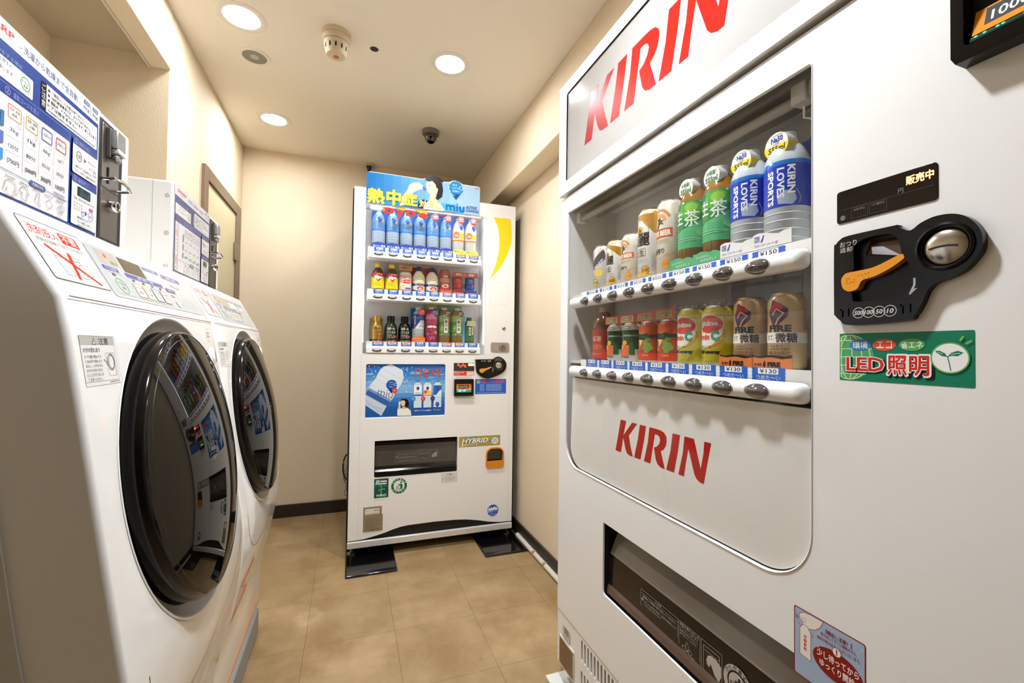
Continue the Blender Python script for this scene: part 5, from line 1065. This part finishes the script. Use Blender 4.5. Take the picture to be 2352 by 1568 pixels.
g_ = d.card(GC, 36.5, M('#3fa46c', .3, coat=.4), 'front_card'); a = Art(d.flat(36.5), h=.2); a.t('もっとみよい、', -27, 14, 8, 19, '#d6ecdc'); a.t('みずみずしく', -14, 6, 26, 12, '#d6ecdc'); a.build('card_print', g_)
d.card([(-34, 100), (34, 60), (34, 201), (24, 196), (10, 192), (-34, 170)], -34, M('#1f6f42', .5), 'backing_card')
dup(d.root, kpos(6, B1), 'green tea bottle next to the blue sports drink')
# -- sports drink
d = Drink(kpos(7, B1), 'K', 'sports_drink_bottle', 'blue labelled sports drink bottle, the left one, beside the green tea', 'bottle', UP, PETP(34, 194, 12, .72), M('#c3cbd1', .15, coat=.4))
d.cap(181, 14, 14, M('#dfe3e4', .35))
rb = MB()
for z in (16, 30, 44, 56): rb.lathe(d.lf, [(33.6, z - 1.6), (34.8, z), (33.6, z + 1.6)], M('#d0d7dc', .15, coat=.4), 40)
rb.build('ribs', d.root)
a = d.art(sy=6, rough=.25, coat=.4); a.rect(-w, 66, w, 141, '#2140b8'); a.rect(-w, 134, w, 141, '#2277c8'); a.poly([(-50, 60), (-38, 60), (-36, 70), (-50, 84)], '#e6c922')
a.poly([(10, 71), (30, 68), (36, 76), (34, 84), (22, 92), (8, 84)], '#a4b4c8'); a.line([(36, 92), (42, 80), (40, 70)], 1.4, '#8fa4d8')
for s_, x0, x1, y0, y1 in (('KIRIN', 23, 34, 86, 132), ('LOVES', 8, 19, 80, 129), ('SPORTS', -8, 3, 70, 127)): a.t(s_, x0, y0, x1, y1, '#eef2f4', .035, 0, -90)
a.build('label', d.root)
NF = lambda p, q, h: d.flat(25)(p, 172 + q, h)
MB().lathe(NF, [(0, 0), (21, 0), (21.5, -3), (20.5, -24), (16, -26)], M('#e2dfda', .35, coat=.3), 40).build('neck_disc', d.root)
a = Art(NF, h=.3); a.put([el(0, 0, 20.8, 20.8, 24, 180, 360)], '#f2d416'); a.strip([(21.9 * math.cos(t_), 21.9 * math.sin(t_)) for t_ in [math.pi * (1 + i / 16) for i in range(17)]], [(20.8 * math.cos(t_), 20.8 * math.sin(t_)) for t_ in [math.pi * (1 + i / 16) for i in range(17)]], '#f2d416', False)
a.t('Na50', -9, 5, 12, 14, '#26408c', .03); a.t('大容量', -6, 0, 6, 4, '#26408c'); a.t('555ml', -14, -11, 16, -1, '#26262c', .03); a.lines(-8, 12, [15.5], 2, '#26408c', 3)
sd = [NF(21.7 * math.cos(t_), 21.7 * math.sin(t_), -h_) for h_ in (2, 23) for t_ in [math.pi * (1 + i / 16) for i in range(17)]]
a.mb.add(sd, [(i, i + 1, 18 + i, 17 + i) for i in range(16)], M('#e9c812', .35, coat=.3)); a.build('disc_print', d.root)
WC = [(-35, 4), (36, 4), (36, 26), (24, 26), (14, 23), (4, 25), (-8, 29), (-24, 31), (-33, 29), (-35, 27)]
g_ = d.card(WC, 36.5, M('#e9e7e4', .3, coat=.3), 'front_card'); a = Art(d.flat(36.5), h=.2)
for i, q in enumerate(('KIRIN', 'LOVES', 'SPORTS')): a.t(q, -31, 23 - 3.6 * i, -21, 25.8 - 3.6 * i, '#3a4ea8', .04)
a.poly([(-19, 16), (-14, 26), (-12, 26), (-15, 16), (-18, 14)], '#3a4ea8'); a.t('すばやくスポーツモードへ導く', -31, 7, 14, 12, '#3a4ea8'); a.build('card_print', g_)
d.card([(-35, 60), (35, 30), (35, 203), (18, 199), (12, 188), (-14, 186), (-20, 180), (-35, 172)], -36, M('#1d3a9a', .5), 'backing_card')
dup(d.root, kpos(8, B1), 'blue labelled sports drink bottle, the right one, largest on the upper shelf')
# -- lower shelf
d = Drink(kpos(0, B2), 'K', 'tea_bottle', 'red labelled tea bottle at the far left of the lower shelf', 'bottle', LO, PETP(32, 150, 12, .62), M('#6b2a1a', .12, coat=.6))
d.cap(138, 14, 14, M('#c9b8a8', .35)); a = d.art(sy=6, rough=.3, coat=.3); a.rect(-w, 8, w, 88, '#b4281e'); a.rect(-w, 8, w, 34, '#c63626'); a.ell(10, 40, 18, '#d0592c', 8); a.ell(20, 36, 7, '#5a7a34', 4); a.vt('午後', -16, 88, 9, '#e4c8a4'); a.t('の紅茶', -20, 56, 26, 70, '#e4c0a0', .02); a.t('ミルクティー', -22, 16, 24, 24, '#e8c4b4'); a.build('label', d.root)
d = Drink(kpos(1, B2), 'K', 'drink_can', 'white and green vegetable juice can, left of its twin', 'drink can', LO, CANP(29, 100), M('#e2ddd2', .35, coat=.3))
MB().lathe(d.lf, [(23.2, 95), (23.4, 100.3), (21.6, 100.3), (21, 96.5), (0, 96)], ALU, 36).build('lid', d.root)
a = d.art(); w2 = 88; a.rect(-w2, 34, w2, 82, '#24462c'); a.rect(-w2, 66, w2, 70, '#8fa08c'); a.ell(8, 88, 12, '#2f5c2c', 4); a.rect(-24, 58, -4, 80, '#1c3324'); a.frame(-24, 58, -4, 80, 1, '#c9c4a4'); a.vt('無添加', -14, 79, 6, '#e0dcc4')
for x, y, r in ((-4, 34, 10), (6, 26, 10), (-10, 22, 9), (12, 38, 8), (0, 44, 7)): a.ell(x, y, r, '#e0682c', r * .8, 16); a.ring(x, y, r * .7, 1, '#f0924c', r * .5, n=14)
a.ell(2, 50, 8, '#e8b02c', 6); a.t('野菜', -22, 32, -2, 44, '#f0e8d4', .03); a.t('20%+100%', -22, 12, 16, 17, '#3a4a30', .02); a.rect(16, 20, 30, 50, '#2f5a34'); a.build('label', d.root)
cdm = M('#c43a26', .45)
def topcard(d, txt, y0, y1, c, tc, bg=None):
    g_ = d.card([(-33, y0), (33, y0), (33, y1), (-33, y1)], 20, c, 'top_card'); a = Art(d.flat(20), h=.2)
    if bg: a.rect(-27, y0 + 2, 24, y1 - 4, bg)
    a.t(txt, -23, y0 + 4, 20, y1 - 6, tc, .02); a.build('card_print', g_)
topcard(d, 'まるごと野菜', 100, 122, cdm, '#4a3a24', '#d8c79c'); dup(d.root, kpos(2, B2), 'white and green vegetable juice can, next to the red juice cans')
d = Drink(kpos(3, B2), 'K', 'drink_can', 'red fruit juice can, left of its twin', 'drink can', LO, CANP(29, 100), M('#cf4a2c', .35, coat=.3))
MB().lathe(d.lf, [(23.2, 95), (23.4, 100.3), (21.6, 100.3), (21, 96.5), (0, 96)], ALU, 36).build('lid', d.root)
a = d.art(); a.poly([(-40, 90), (-6, 90), (8, 70), (2, 48), (-14, 30), (-40, 26)], '#e8cf94'); a.rect(-w2, 60, w2, 68, '#2f4a34'); a.ell(4, 80, 20, '#de6a34', 8); a.t('Tropicana', -34, 62, 18, 74, '#22301f', .04); a.rect(-30, 56, 18, 60.5, '#22301f'); a.t('100', -30, 36, -6, 52, '#2a2a20', .01)
for x, y in ((12, 48), (20, 44), (10, 38), (18, 34), (14, 28), (24, 38)): a.ell(x, y, 6, '#7d9a44', n=14)
a.ell(18, 56, 7, '#5f8a3c', 4); a.rect(-w2, 8, w2, 26, '#d4452c'); a.t('100%', 4, 18, 20, 22, '#f0c8b4'); a.rect(-w2, 4, w2, 8, '#d9d4cc'); a.build('label', d.root)
topcard(d, 'ぶどう果汁', 101, 124, cdm, '#4a4a2c', '#a89a6c'); dup(d.root, kpos(4, B2), 'red fruit juice can, next to the yellow cans')
d = Drink(kpos(5, B2), 'K', 'drink_can', 'yellow vitamin drink can, left of its twin', 'drink can', LO, CANP(33, 118), M('#d9cc2c', .35, coat=.3))
MB().lathe(d.lf, [(27.2, 113), (27.4, 118.3), (25.6, 118.3), (25, 114.5), (0, 114)], ALU, 40).build('lid', d.root)
a = d.art(); a.rect(-100, 100, 100, 107, '#e2dfa0'); a.poly([(-50, 60), (-50, 98), (-6, 104), (30, 96), (34, 70), (10, 40), (-30, 32), (-50, 30)], '#eae6d6'); a.ell(4, 82, 26, '#cf3f2c', 17, 30); a.t('Arginine', -38, 76, 22, 90, '#f0e8e0', .05); a.t('+', -14, 66, -8, 72, '#d8402c', .04)
a.t('Vitamin', -40, 52, 6, 64, '#d8402c', .05); a.t('C', 8, 50, 24, 70, '#1f9a78', .08); a.ring(-10, 66, 44, 3, '#e8832c', 30, a0=-70, a1=10); a.t('アルギニンV', -30, 36, 8, 42, '#26261c', .02); a.t('Powerful energy', -44, 24, 26, 33, '#1c1c14', .06); a.rect(-100, 4, 100, 10, '#d9d8d4'); a.lines(-24, -10, [16], 4, '#4a4a24', 3); a.build('label', d.root)
topcard(d, '飲・超・洋', 116, 130, M('#3a3634', .4, coat=.3), '#cfc8c0'); dup(d.root, kpos(6, B2), 'yellow vitamin drink can, next to the beige coffee cans')
d = Drink(kpos(7, B2), 'K', 'drink_can', 'beige coffee can with a flame, the left one', 'drink can', LO, CANP(28, 126), M('#d6bb88', .3, metal=.2, coat=.2, noise=.12))
MB().lathe(d.lf, [(22.2, 121), (22.4, 126.3), (20.6, 126.3), (20, 122.5), (0, 122)], M('#b9a06c', .3, metal=.8), 36).build('lid', d.root)
a = d.art(); K_ = 14
a.poly([(-14 + K_, 66), (-20 + K_, 80), (-26 + K_, 94), (-20 + K_, 104), (-18 + K_, 114), (-8 + K_, 121), (-4 + K_, 108), (6 + K_, 100), (6 + K_, 88), (-4 + K_, 78), (-11 + K_, 72)], '#4c2060'); a.poly([(-24 + K_, 94), (-19 + K_, 104), (-16 + K_, 115), (-9 + K_, 121), (-5 + K_, 108), (2 + K_, 101), (-8 + K_, 98)], '#c02848'); a.line([(-14 + K_, 70), (-8 + K_, 84), (0 + K_, 93), (-11 + K_, 100), (-18 + K_, 90)], 2.6, '#e8cf9c')
a.t('FIRE', -10, 63, 25, 74, '#1c1a16', .05); a.rect(-88, 45, 88, 62, '#efeae0'); a.t('たて', -14, 50, -3, 58, '#1c1a16', .02); a.t('微糖', 2, 46, 33, 61, '#1c1a16', .03); a.lines(-8, 26, [39, 34], 3.4, '#5a4a30', 3, .6); a.t('缶コーヒー', -10, 27, 24, 32, '#3a3020', .01); a.poly([(44, 66), (60, 66), (60, 118), (40, 118)], '#b08a4c'); a.build('label', d.root)
OC = [(-37, 4), (37, 4), (37, 26), (26, 23), (10, 25), (-8, 25), (-24, 23), (-35, 25), (-37, 22)]
g_ = d.card(OC, 36, M('#dd7a34', .3, coat=.3), 'front_card'); a = Art(d.flat(36), h=.2); a.poly([(-35, 25), (-24, 23), (-8, 25), (10, 25), (26, 23), (37, 26), (37, 21), (20, 19), (0, 22), (-20, 20), (-35, 22)], '#1d1712'); a.t('直火珈琲', -31, 7, -17, 12, '#22180e', .02); a.poly([(-13, 5), (-15, 10), (-11, 17), (-9, 11), (-10, 6)], '#22180e'); a.t('FIRE', -6, 6, 17, 14, '#22180e', .06); a.build('card_print', g_)
dup(d.root, kpos(8, B2), 'beige coffee can with a flame, the right one, nearest the camera')
# ---------------------------------------------------------------- far machine
def dpos(k, z): return ((134 + 70.2 * k) / 1000, 2.408, z)
T1, T2, T3 = 1.5168, 1.2988, 1.0398
G1, G2, G3 = 'drinks on the top shelf of the narrower machine', 'drinks on the middle shelf of the narrower machine', 'drinks on the bottom shelf of the narrower machine'
BLU = M('#2f7fd0', .5)
def rect_card(d, x0, y0, x1, y1, dd, c, nm): return d.card([(x0, y0), (x1, y0), (x1, y1), (x0, y1)], dd, c, nm)
SH = PETP(34, 232, 13, .74)
d = Drink(dpos(0, T1), 'D', 'water_bottle', 'x', 'bottle', G1, SH, M('#a3b6ca', .15, coat=.2)); d.cap(222, 14, 14, M('#3f95d2', .4))
rb = MB()
for z in (70, 84, 98, 112): rb.lathe(d.lf, [(33.6, z - 1.6), (34.8, z), (33.6, z + 1.6)], M('#b9c8d6', .15, coat=.2), 36)
rb.build('ribs', d.root)
a = d.art(sy=8, coat=.3); a.rect(-60, 124, 60, 206, '#5f93cc'); a.rect(-14, 130, -6, 200, '#86b2de'); a.rect(-60, 120, 60, 127, '#2f7fd0'); balloon(a, 4, 184, 13); a.ell(16, 168, 6, '#f0a02c'); a.t('miu', -16, 132, 20, 150, '#6a7c9c', .01); a.build('label', d.root)
rect_card(d, -34.8, 24, 34.8, 238, -30, M('#1f6fc8', .5), 'backing_card')
g_ = d.card([(-34, 22), (34, 22), (34, 52), (16, 58), (-6, 60), (-22, 56), (-34, 52)], 36, M('#2440a8', .4), 'front_card'); a = Art(d.flat(36), h=.2); a.t('おいしい軟水', -28, 34, 33, 46, '#e8eef8', .03); a.build('card_print', g_)
names = ['leftmost clear water bottle on the top shelf of the far machine', 'second clear water bottle from the left on the far top shelf', 'third clear water bottle from the left on the far top shelf', 'fourth clear water bottle from the left, under the red letters end']
d.root['label'] = names[0]
wroot = d.root
for k in (1, 2, 3): dup(wroot, dpos(k, T1), names[k])
w5 = dup(wroot, dpos(4, T1), 'clear water bottle under a red disc, the left of two')
def red_disc(d, root):
    o = MB().lathe(lambda p, q, h: d.flat(34)(8 + p, 220 + q, h), [(0, 1), (18, 1), (18, 0), (0, 0)], M('#dc3a34', .4), 28).build('neck_disc', root)
    a = Art(lambda x, y, h: d.flat(34)(8 + x, 220 + y, h), h=1.2); a.t('大容量', -12, 1, 12, 9, '#f4e4e0', .03); a.t('555ml', -12, -9, 12, -2, '#f4e4e0', .03); a.build('disc_print', root)
d.b = dpos(4, T1); red_disc(d, w5)
dup(w5, dpos(5, T1), 'clear water bottle under a red disc, beside the orange labelled ones')
d = Drink(dpos(6, T1), 'D', 'water_bottle', 'orange and lemon labelled water bottle, the left one', 'bottle', G1, SH, M('#cfd0d0', .1, coat=.6)); d.cap(222, 14, 14, M('#3f95d2', .4))
a = d.art(sy=8, coat=.3); a.rect(-60, 104, 60, 180, '#cfd4d8'); a.ell(-16, 138, 19, '#ef7d24'); a.ell(18, 134, 17, '#f2d640'); balloon(a, 12, 182, 12); a.t('miu', -24, 130, -4, 144, '#f8e4cc', .03); a.rect(-60, 104, 60, 113, '#f08a3c'); a.build('label', d.root); red_disc(d, d.root)
rect_card(d, -34.8, 24, 34.8, 238, -30, M('#1f6fc8', .5), 'backing_card')
g_ = d.card([(-34, 22), (34, 22), (34, 52), (16, 58), (-6, 60), (-22, 56), (-34, 52)], 36, M('#f0e26a', .4), 'front_card'); a = Art(d.flat(36), h=.2); a.t('瀬戸内レモン', -26, 44, 22, 51, '#3a5a3c', .02); a.t('にごりレモネード', -26, 34, 28, 41, '#3a5a3c', .02); a.build('card_print', g_)
dup(d.root, dpos(7, T1), 'orange and lemon labelled water bottle, the right one')
# middle shelf
GYM = PETP(33, 162, 13, .66)
d = Drink(dpos(0, T2), 'D', 'soft_drink_bottle', 'brown bottle with yellow cap, far left of the middle shelf', 'bottle', G2, GYM, M('#4a2412', .1, coat=.7)); d.cap(150, 15, 20, M('#f0cc1c', .4))
a = d.art(sy=8, coat=.3); a.rect(-60, 40, 60, 122, '#f4d81e'); a.poly([(-60, 122), (60, 122), (60, 104), (20, 92), (0, 74), (-14, 96), (-60, 104)], '#d8322c'); a.poly([(-36, 104), (-20, 112), (6, 90), (-20, 92)], '#3a6fc4'); a.t('Gym', -20, 86, 32, 108, '#f6f4f0', .07, .15); a.t('energy', -8, 110, 28, 117, '#f6e4d8', .05); a.lines(-26, 24, [56, 66], 5, '#8a6a1c', 4, .7); a.build('label', d.root)
dup(d.root, dpos(1, T2), 'brown bottle with yellow cap, second from the left')
d = Drink(dpos(2, T2), 'D', 'drink_can', 'white and red yogurt drink can with pink top card', 'drink can', G2, CANP(33, 134), M('#f0e4dc', .35))
a = d.art(); a.rect(-80, 108, 80, 120, '#e8b8a4'); a.t('乳酸菌ソーダ', -20, 100, 22, 108, '#d8503c', .02); a.ell(4, 84, 30, '#dd3a30', 11); a.t('ヨーピック', -22, 78, 30, 91, '#f8ece4', .05); a.ell(-12, 62, 8, '#e8cf5c', 5); a.rect(-4, 44, 30, 52, '#4a5fb0', 3); a.rect(-80, 34, 80, 40, '#d8402c'); a.build('label', d.root)
g_ = rect_card(d, -34, 146, 34, 170, 8, M('#d99a5c', .4), 'top_card'); a = Art(d.flat(8), h=.2); a.t('乳酸菌の力', -24, 156, 22, 164, '#5a4a2c', .02); a.build('card_print', g_)
d = Drink(dpos(3, T2), 'D', 'soft_drink_bottle', 'cream bottle with navy cap on an orange card, the left one', 'bottle', G2, PETP(33, 158, 12, .68), M('#efe9d8', .3, coat=.3)); d.cap(146, 14, 24, M('#1c2a5c', .4))
a = d.art(sy=8); a.ell(2, 98, 20, '#e4dcae', 18); a.ring(2, 98, 20, 1.4, '#a8b05c', 18); a.t('Gyun', -12, 94, 16, 104, '#8a9a3c', .02); a.rect(-60, 66, 60, 78, '#24387c'); a.t('塩とライチ', -24, 69, 26, 75, '#e4e8f0', .02); a.ell(4, 54, 18, '#d8402c', 9); a.ell(4, 52, 9, '#f0d8cc', 4); a.poly([(-60, 24), (60, 24), (60, 42), (20, 36), (-20, 42), (-60, 50)], '#22408c'); a.build('label', d.root)
rect_card(d, -34.5, 26, 34, 172, -34, M('#d9492c', .5), 'backing_card')
dup(d.root, dpos(4, T2), 'cream bottle with navy cap on an orange card, the right one')
d = Drink(dpos(5, T2), 'D', 'drink_can', 'brown red coffee can standing beside the small red can', 'drink can', G2, CANP(27, 166), M('#a8402c', .35, coat=.3))
a = d.art(); a.rect(-84, 96, 84, 116, '#c9a05c'); a.t('コーヒー', -18, 100, 20, 110, '#5a2c1c', .03); a.ell(0, 74, 20, '#e8dcc4', 9); a.ell(0, 74, 16, '#8a4a2c', 6); a.rect(-84, 40, 84, 52, '#8a3424'); a.t('微糖', -12, 120, 12, 132, '#e8d4b4', .02); a.rect(14, 60, 26, 72, '#d8302c'); a.build('label', d.root)
g_ = rect_card(d, -34, 24, 34, 54, 34, M('#c8402c', .4), 'front_card'); a = Art(d.flat(34), h=.2); a.t('あたたかい', -26, 36, 26, 46, '#e8b89c', .02); a.build('card_print', g_)
def smallcan(k, c, c2, lab):
    d = Drink((dpos(k, T2)[0], 2.408, T2), 'D', 'drink_can', lab, 'drink can', G2, [(0, 0), (33, 0), (33, 48), (28, 56), (22, 60), (22, 62)] + [(p[0], p[1] + 62) for p in CANP(26, 86)], M(c, .3, coat=.4))
    a = d.art(); a.rect(-80, 84, 80, 122, c); a.t('デミタス', -18, 108, 18, 117, '#e0b85c', .03); a.t('コーヒー', -18, 98, 18, 106, '#e0b85c', .02); a.rect(-80, 88, 80, 92, c2); a.rect(12, 78, 30, 90, '#d8302c'); a.build('label', d.root)
    g_ = rect_card(d, -32, 24, 32, 54, 35, M(c2, .4), 'front_card'); a = Art(d.flat(35), h=.2); a.t('甘さひかえめ', -26, 34, 26, 44, '#e0c8b8', .02); a.build('card_print', g_)
    return d
d = smallcan(6, '#b4241c', '#7a2018', 'small red coffee can on a red stand under the red banner card')
g_ = rect_card(d, -36, 126, 106, 152, 36, M('#b8443c', .4), 'banner_card'); a = Art(d.flat(36), h=.2); a.t('美味しく、微糖！', -16, 134, 88, 147, '#f0d8cc', .03); a.build('card_print', g_)
smallcan(7, '#24489c', '#1c2f7a', 'small blue coffee can on a blue stand at the right end')
# bottom shelf
BC = [(0, 1), (26, 0), (32, 5), (32, 94), (29, 110), (22, 124), (18, 128), (18, 131), (19, 132), (19, 158), (17, 160), (0, 160)]
def bcan(k, c, capc, lab, ink, ch):
    d = Drink(dpos(k, T3), 'D', 'bottle_can', lab, 'bottle can', G3, BC, M(c, .25, metal=.4, coat=.4)); MB().lathe(d.lf, [(19.5, 131), (19.8, 158), (18, 160.5), (0, 160.5)], M(capc, .3, metal=.5), 28).build('cap', d.root)
    a = d.art(sy=10); a.ell(2, 114, 6, '#c9b07c', 5); a.poly([(-4, 112), (4, 120), (8, 112), (2, 108)], '#3a2c1c'); a.t('世界一の', -20, 86, 18, 100, ink, .03); a.t('バリスタ', -20, 68, 22, 82, ink, .03); a.lines(-20, 14, [60, 54], 4, ink, k, .7); a.ring(16, 52, 7, 1, ink); a.rect(14, 48, 32, 58, '#d8302c'); a.lines(-18, 10, [46], 4, ink, 2); a.build('label', d.root)
    g_ = rect_card(d, -34, 22, 34, 38, 35, M('#14110e', .4), 'front_card'); a = Art(d.flat(35), h=.2); a.t(ch, -24, 25, 24, 35, '#d8c89c', .02); a.build('card_print', g_)
    return d
d = bcan(0, '#b08a3c', '#c9a24c', 'gold bottle can at the left end of the bottom shelf', '#2a2418', '《キレと香り》'); rect_card(d, -36, 30, 32, 150, -34, M('#a8915c', .5), 'backing_card')
bcan(1, '#24382f', '#1c2824', 'dark green bottle can beside the gold one', '#e0dccc', '《コクと香り》')
bcan(2, '#14110f', '#1c1512', 'black bottle can beside the blue sports drink', '#e0dccc', '《コクと余り》')
d = Drink(dpos(3, T3), 'D', 'sports_drink_bottle', 'blue and orange sports drink bottle on the bottom shelf', 'bottle', G3, PETP(33, 210, 12, .74), M('#c2c8cf', .1, coat=.6)); d.cap(198, 14, 14, M('#e8eaec', .4))
a = d.art(sy=8, coat=.3); a.rect(-60, 98, 60, 176, '#1f4f9c'); a.poly([(-20, 98), (60, 98), (60, 150), (36, 140), (14, 150)], '#e4e8ec'); balloon(a, 16, 158, 12); a.t('miu', 0, 104, 30, 118, '#4a5668'); a.t('ACTIVE', -26, 120, -16, 168, '#dfe8f2', .03, 0, -90); a.ell(-22, 108, 5, '#e8642c'); a.line([(-24, 80), (0, 90), (26, 80)], 2, '#8d97a4'); a.line([(-24, 66), (0, 76), (26, 66)], 2, '#8d97a4'); a.build('label', d.root)
rect_card(d, -34, 24, 34, 212, -34, BLU, 'backing_card'); red_disc(d, d.root) if False else None
o = MB().lathe(lambda p, q, h: d.flat(30)(14 + p, 186 + q, h), [(0, 1), (19, 1), (19, 0), (0, 0)], M('#dc3a34', .4), 28).build('neck_disc', d.root)
a = Art(lambda x, y, h: d.flat(30)(14 + x, 186 + y, h), h=1.2); a.t('大容量', -12, 1, 12, 9, '#f4e4e0', .03); a.t('555ml', -12, -9, 12, -2, '#f4e4e0', .03); a.build('disc_print', d.root)
g_ = d.card([(-34, 24), (34, 24), (34, 50), (14, 60), (-4, 58), (-20, 50), (-34, 48)], 35.5, M('#f07c24', .4), 'front_card'); a = Art(d.flat(35.5), h=.2); a.t('汗をかいた', -26, 42, 8, 49, '#f8dcc0', .02); a.t('カラダに', -4, 30, 26, 37, '#f8dcc0', .02); a.build('card_print', g_)
d = Drink(dpos(4, T3), 'D', 'soft_drink_bottle', 'pink grape soda bottle on the bottom shelf', 'bottle', G3, PETP(33, 216, 13, .80), M('#b4285c', .2, coat=.5)); d.cap(202, 15, 14, M('#e8dce0', .4))
a = d.art(sy=8, coat=.3); a.rect(-60, 150, 60, 176, '#e090b0'); a.rect(-60, 126, 60, 150, '#cc4878')
rq = random.Random(2)
for i in range(60): a.ell(rq.uniform(-34, 34), rq.uniform(40, 174), rq.uniform(.8, 2.2), '#f0b8cc', n=8)
a.t('mistio', -26, 104, 28, 118, '#f6f0f2', .06); a.ell(-20, 72, 7, '#4c9a4c', 5); a.ell(22, 80, 8, '#e8a45c'); a.lines(-8, 16, [54, 48], 4, '#f0b8cc', 3); a.build('label', d.root)
rect_card(d, -26, 160, 34, 232, -30, M('#d8d08c', .5), 'backing_card')
o = MB().lathe(lambda p, q, h: d.flat(30)(16 + p, 184 + q, h), [(0, 1), (19, 1), (19, 0), (0, 0)], M('#4c5f9c', .4), 28).build('neck_disc', d.root); a = Art(lambda x, y, h: d.flat(30)(16 + x, 184 + y, h), h=1.2); a.t('果汁', -12, 1, 12, 9, '#e4e6f0', .03); a.t('すっきり', -13, -9, 13, -2, '#e4e6f0', .03); a.build('disc_print', d.root)
d = Drink(dpos(5, T3), 'D', 'tea_bottle', 'green leaf tea bottle on the bottom shelf, the left one', 'bottle', G3, PETP(33, 216, 13, .78), M('#8a6a24', .12, coat=.5)); d.cap(202, 15, 14, M('#d8e0d0', .4))
a = d.art(sy=8, coat=.3); a.rect(-60, 62, 60, 172, '#5f8f44'); a.rect(-60, 62, 60, 86, '#3f6a3a'); a.rect(-60, 140, 60, 172, '#8fb86c'); a.rect(-6, 80, 16, 152, '#e8ece0'); a.rect(18, 116, 26, 160, '#d8402c'); a.vt('葉の茶', 5, 148, 18, '#2a3a20', .03, 1.15); a.vt('玉露', -18, 118, 9, '#d8c84c', .04); a.put([rr(rq.uniform(-34, 30), 66, rq.uniform(-30, 34), 66 + rq.uniform(4, 14)) for i in range(10)], '#8f9a4c'); a.build('label', d.root)
o = MB().lathe(lambda p, q, h: d.flat(30)(14 + p, 184 + q, h), [(0, 1), (18, 1), (18, 0), (0, 0)], M('#5c3a30', .4), 28).build('neck_disc', d.root); a = Art(lambda x, y, h: d.flat(30)(14 + x, 184 + y, h), h=1.2); a.t('特選', -10, 1, 10, 9, '#e4d8cc', .03); a.t('玉露入り', -12, -9, 12, -2, '#e4d8cc', .03); a.build('disc_print', d.root)
rect_card(d, -34.5, 26, 34.5, 234, -34, M('#8cb478', .5), 'backing_card')
dup(d.root, dpos(6, T3), 'green leaf tea bottle on the bottom shelf, the right one')
d = Drink(dpos(7, T3), 'D', 'tea_bottle', 'small dark green tea bottle beside a narrow blue card at the right end', 'bottle', G3, PETP(26, 166, 13, .76), M('#3a5a30', .2, coat=.4)); d.cap(152, 15, 16, M('#2f4a30', .4))
a = d.art(sy=8); a.rect(-44, 40, 44, 126, '#3f6a3c'); a.rect(-10, 60, 8, 118, '#22382a'); a.rect(12, 72, 24, 116, '#c9c070'); a.vt('葉の茶', -1, 114, 15, '#d8e0c4', .03, 1.1); a.build('label', d.root)
rect_card(d, -40, 24, -26, 176, 10, M('#5fb0e0', .4), 'side_card'); d.card([(-20, 122), (26, 118), (30, 138), (24, 150), (-16, 148)], 27, M('#cfc6a4', .4), 'top_card')
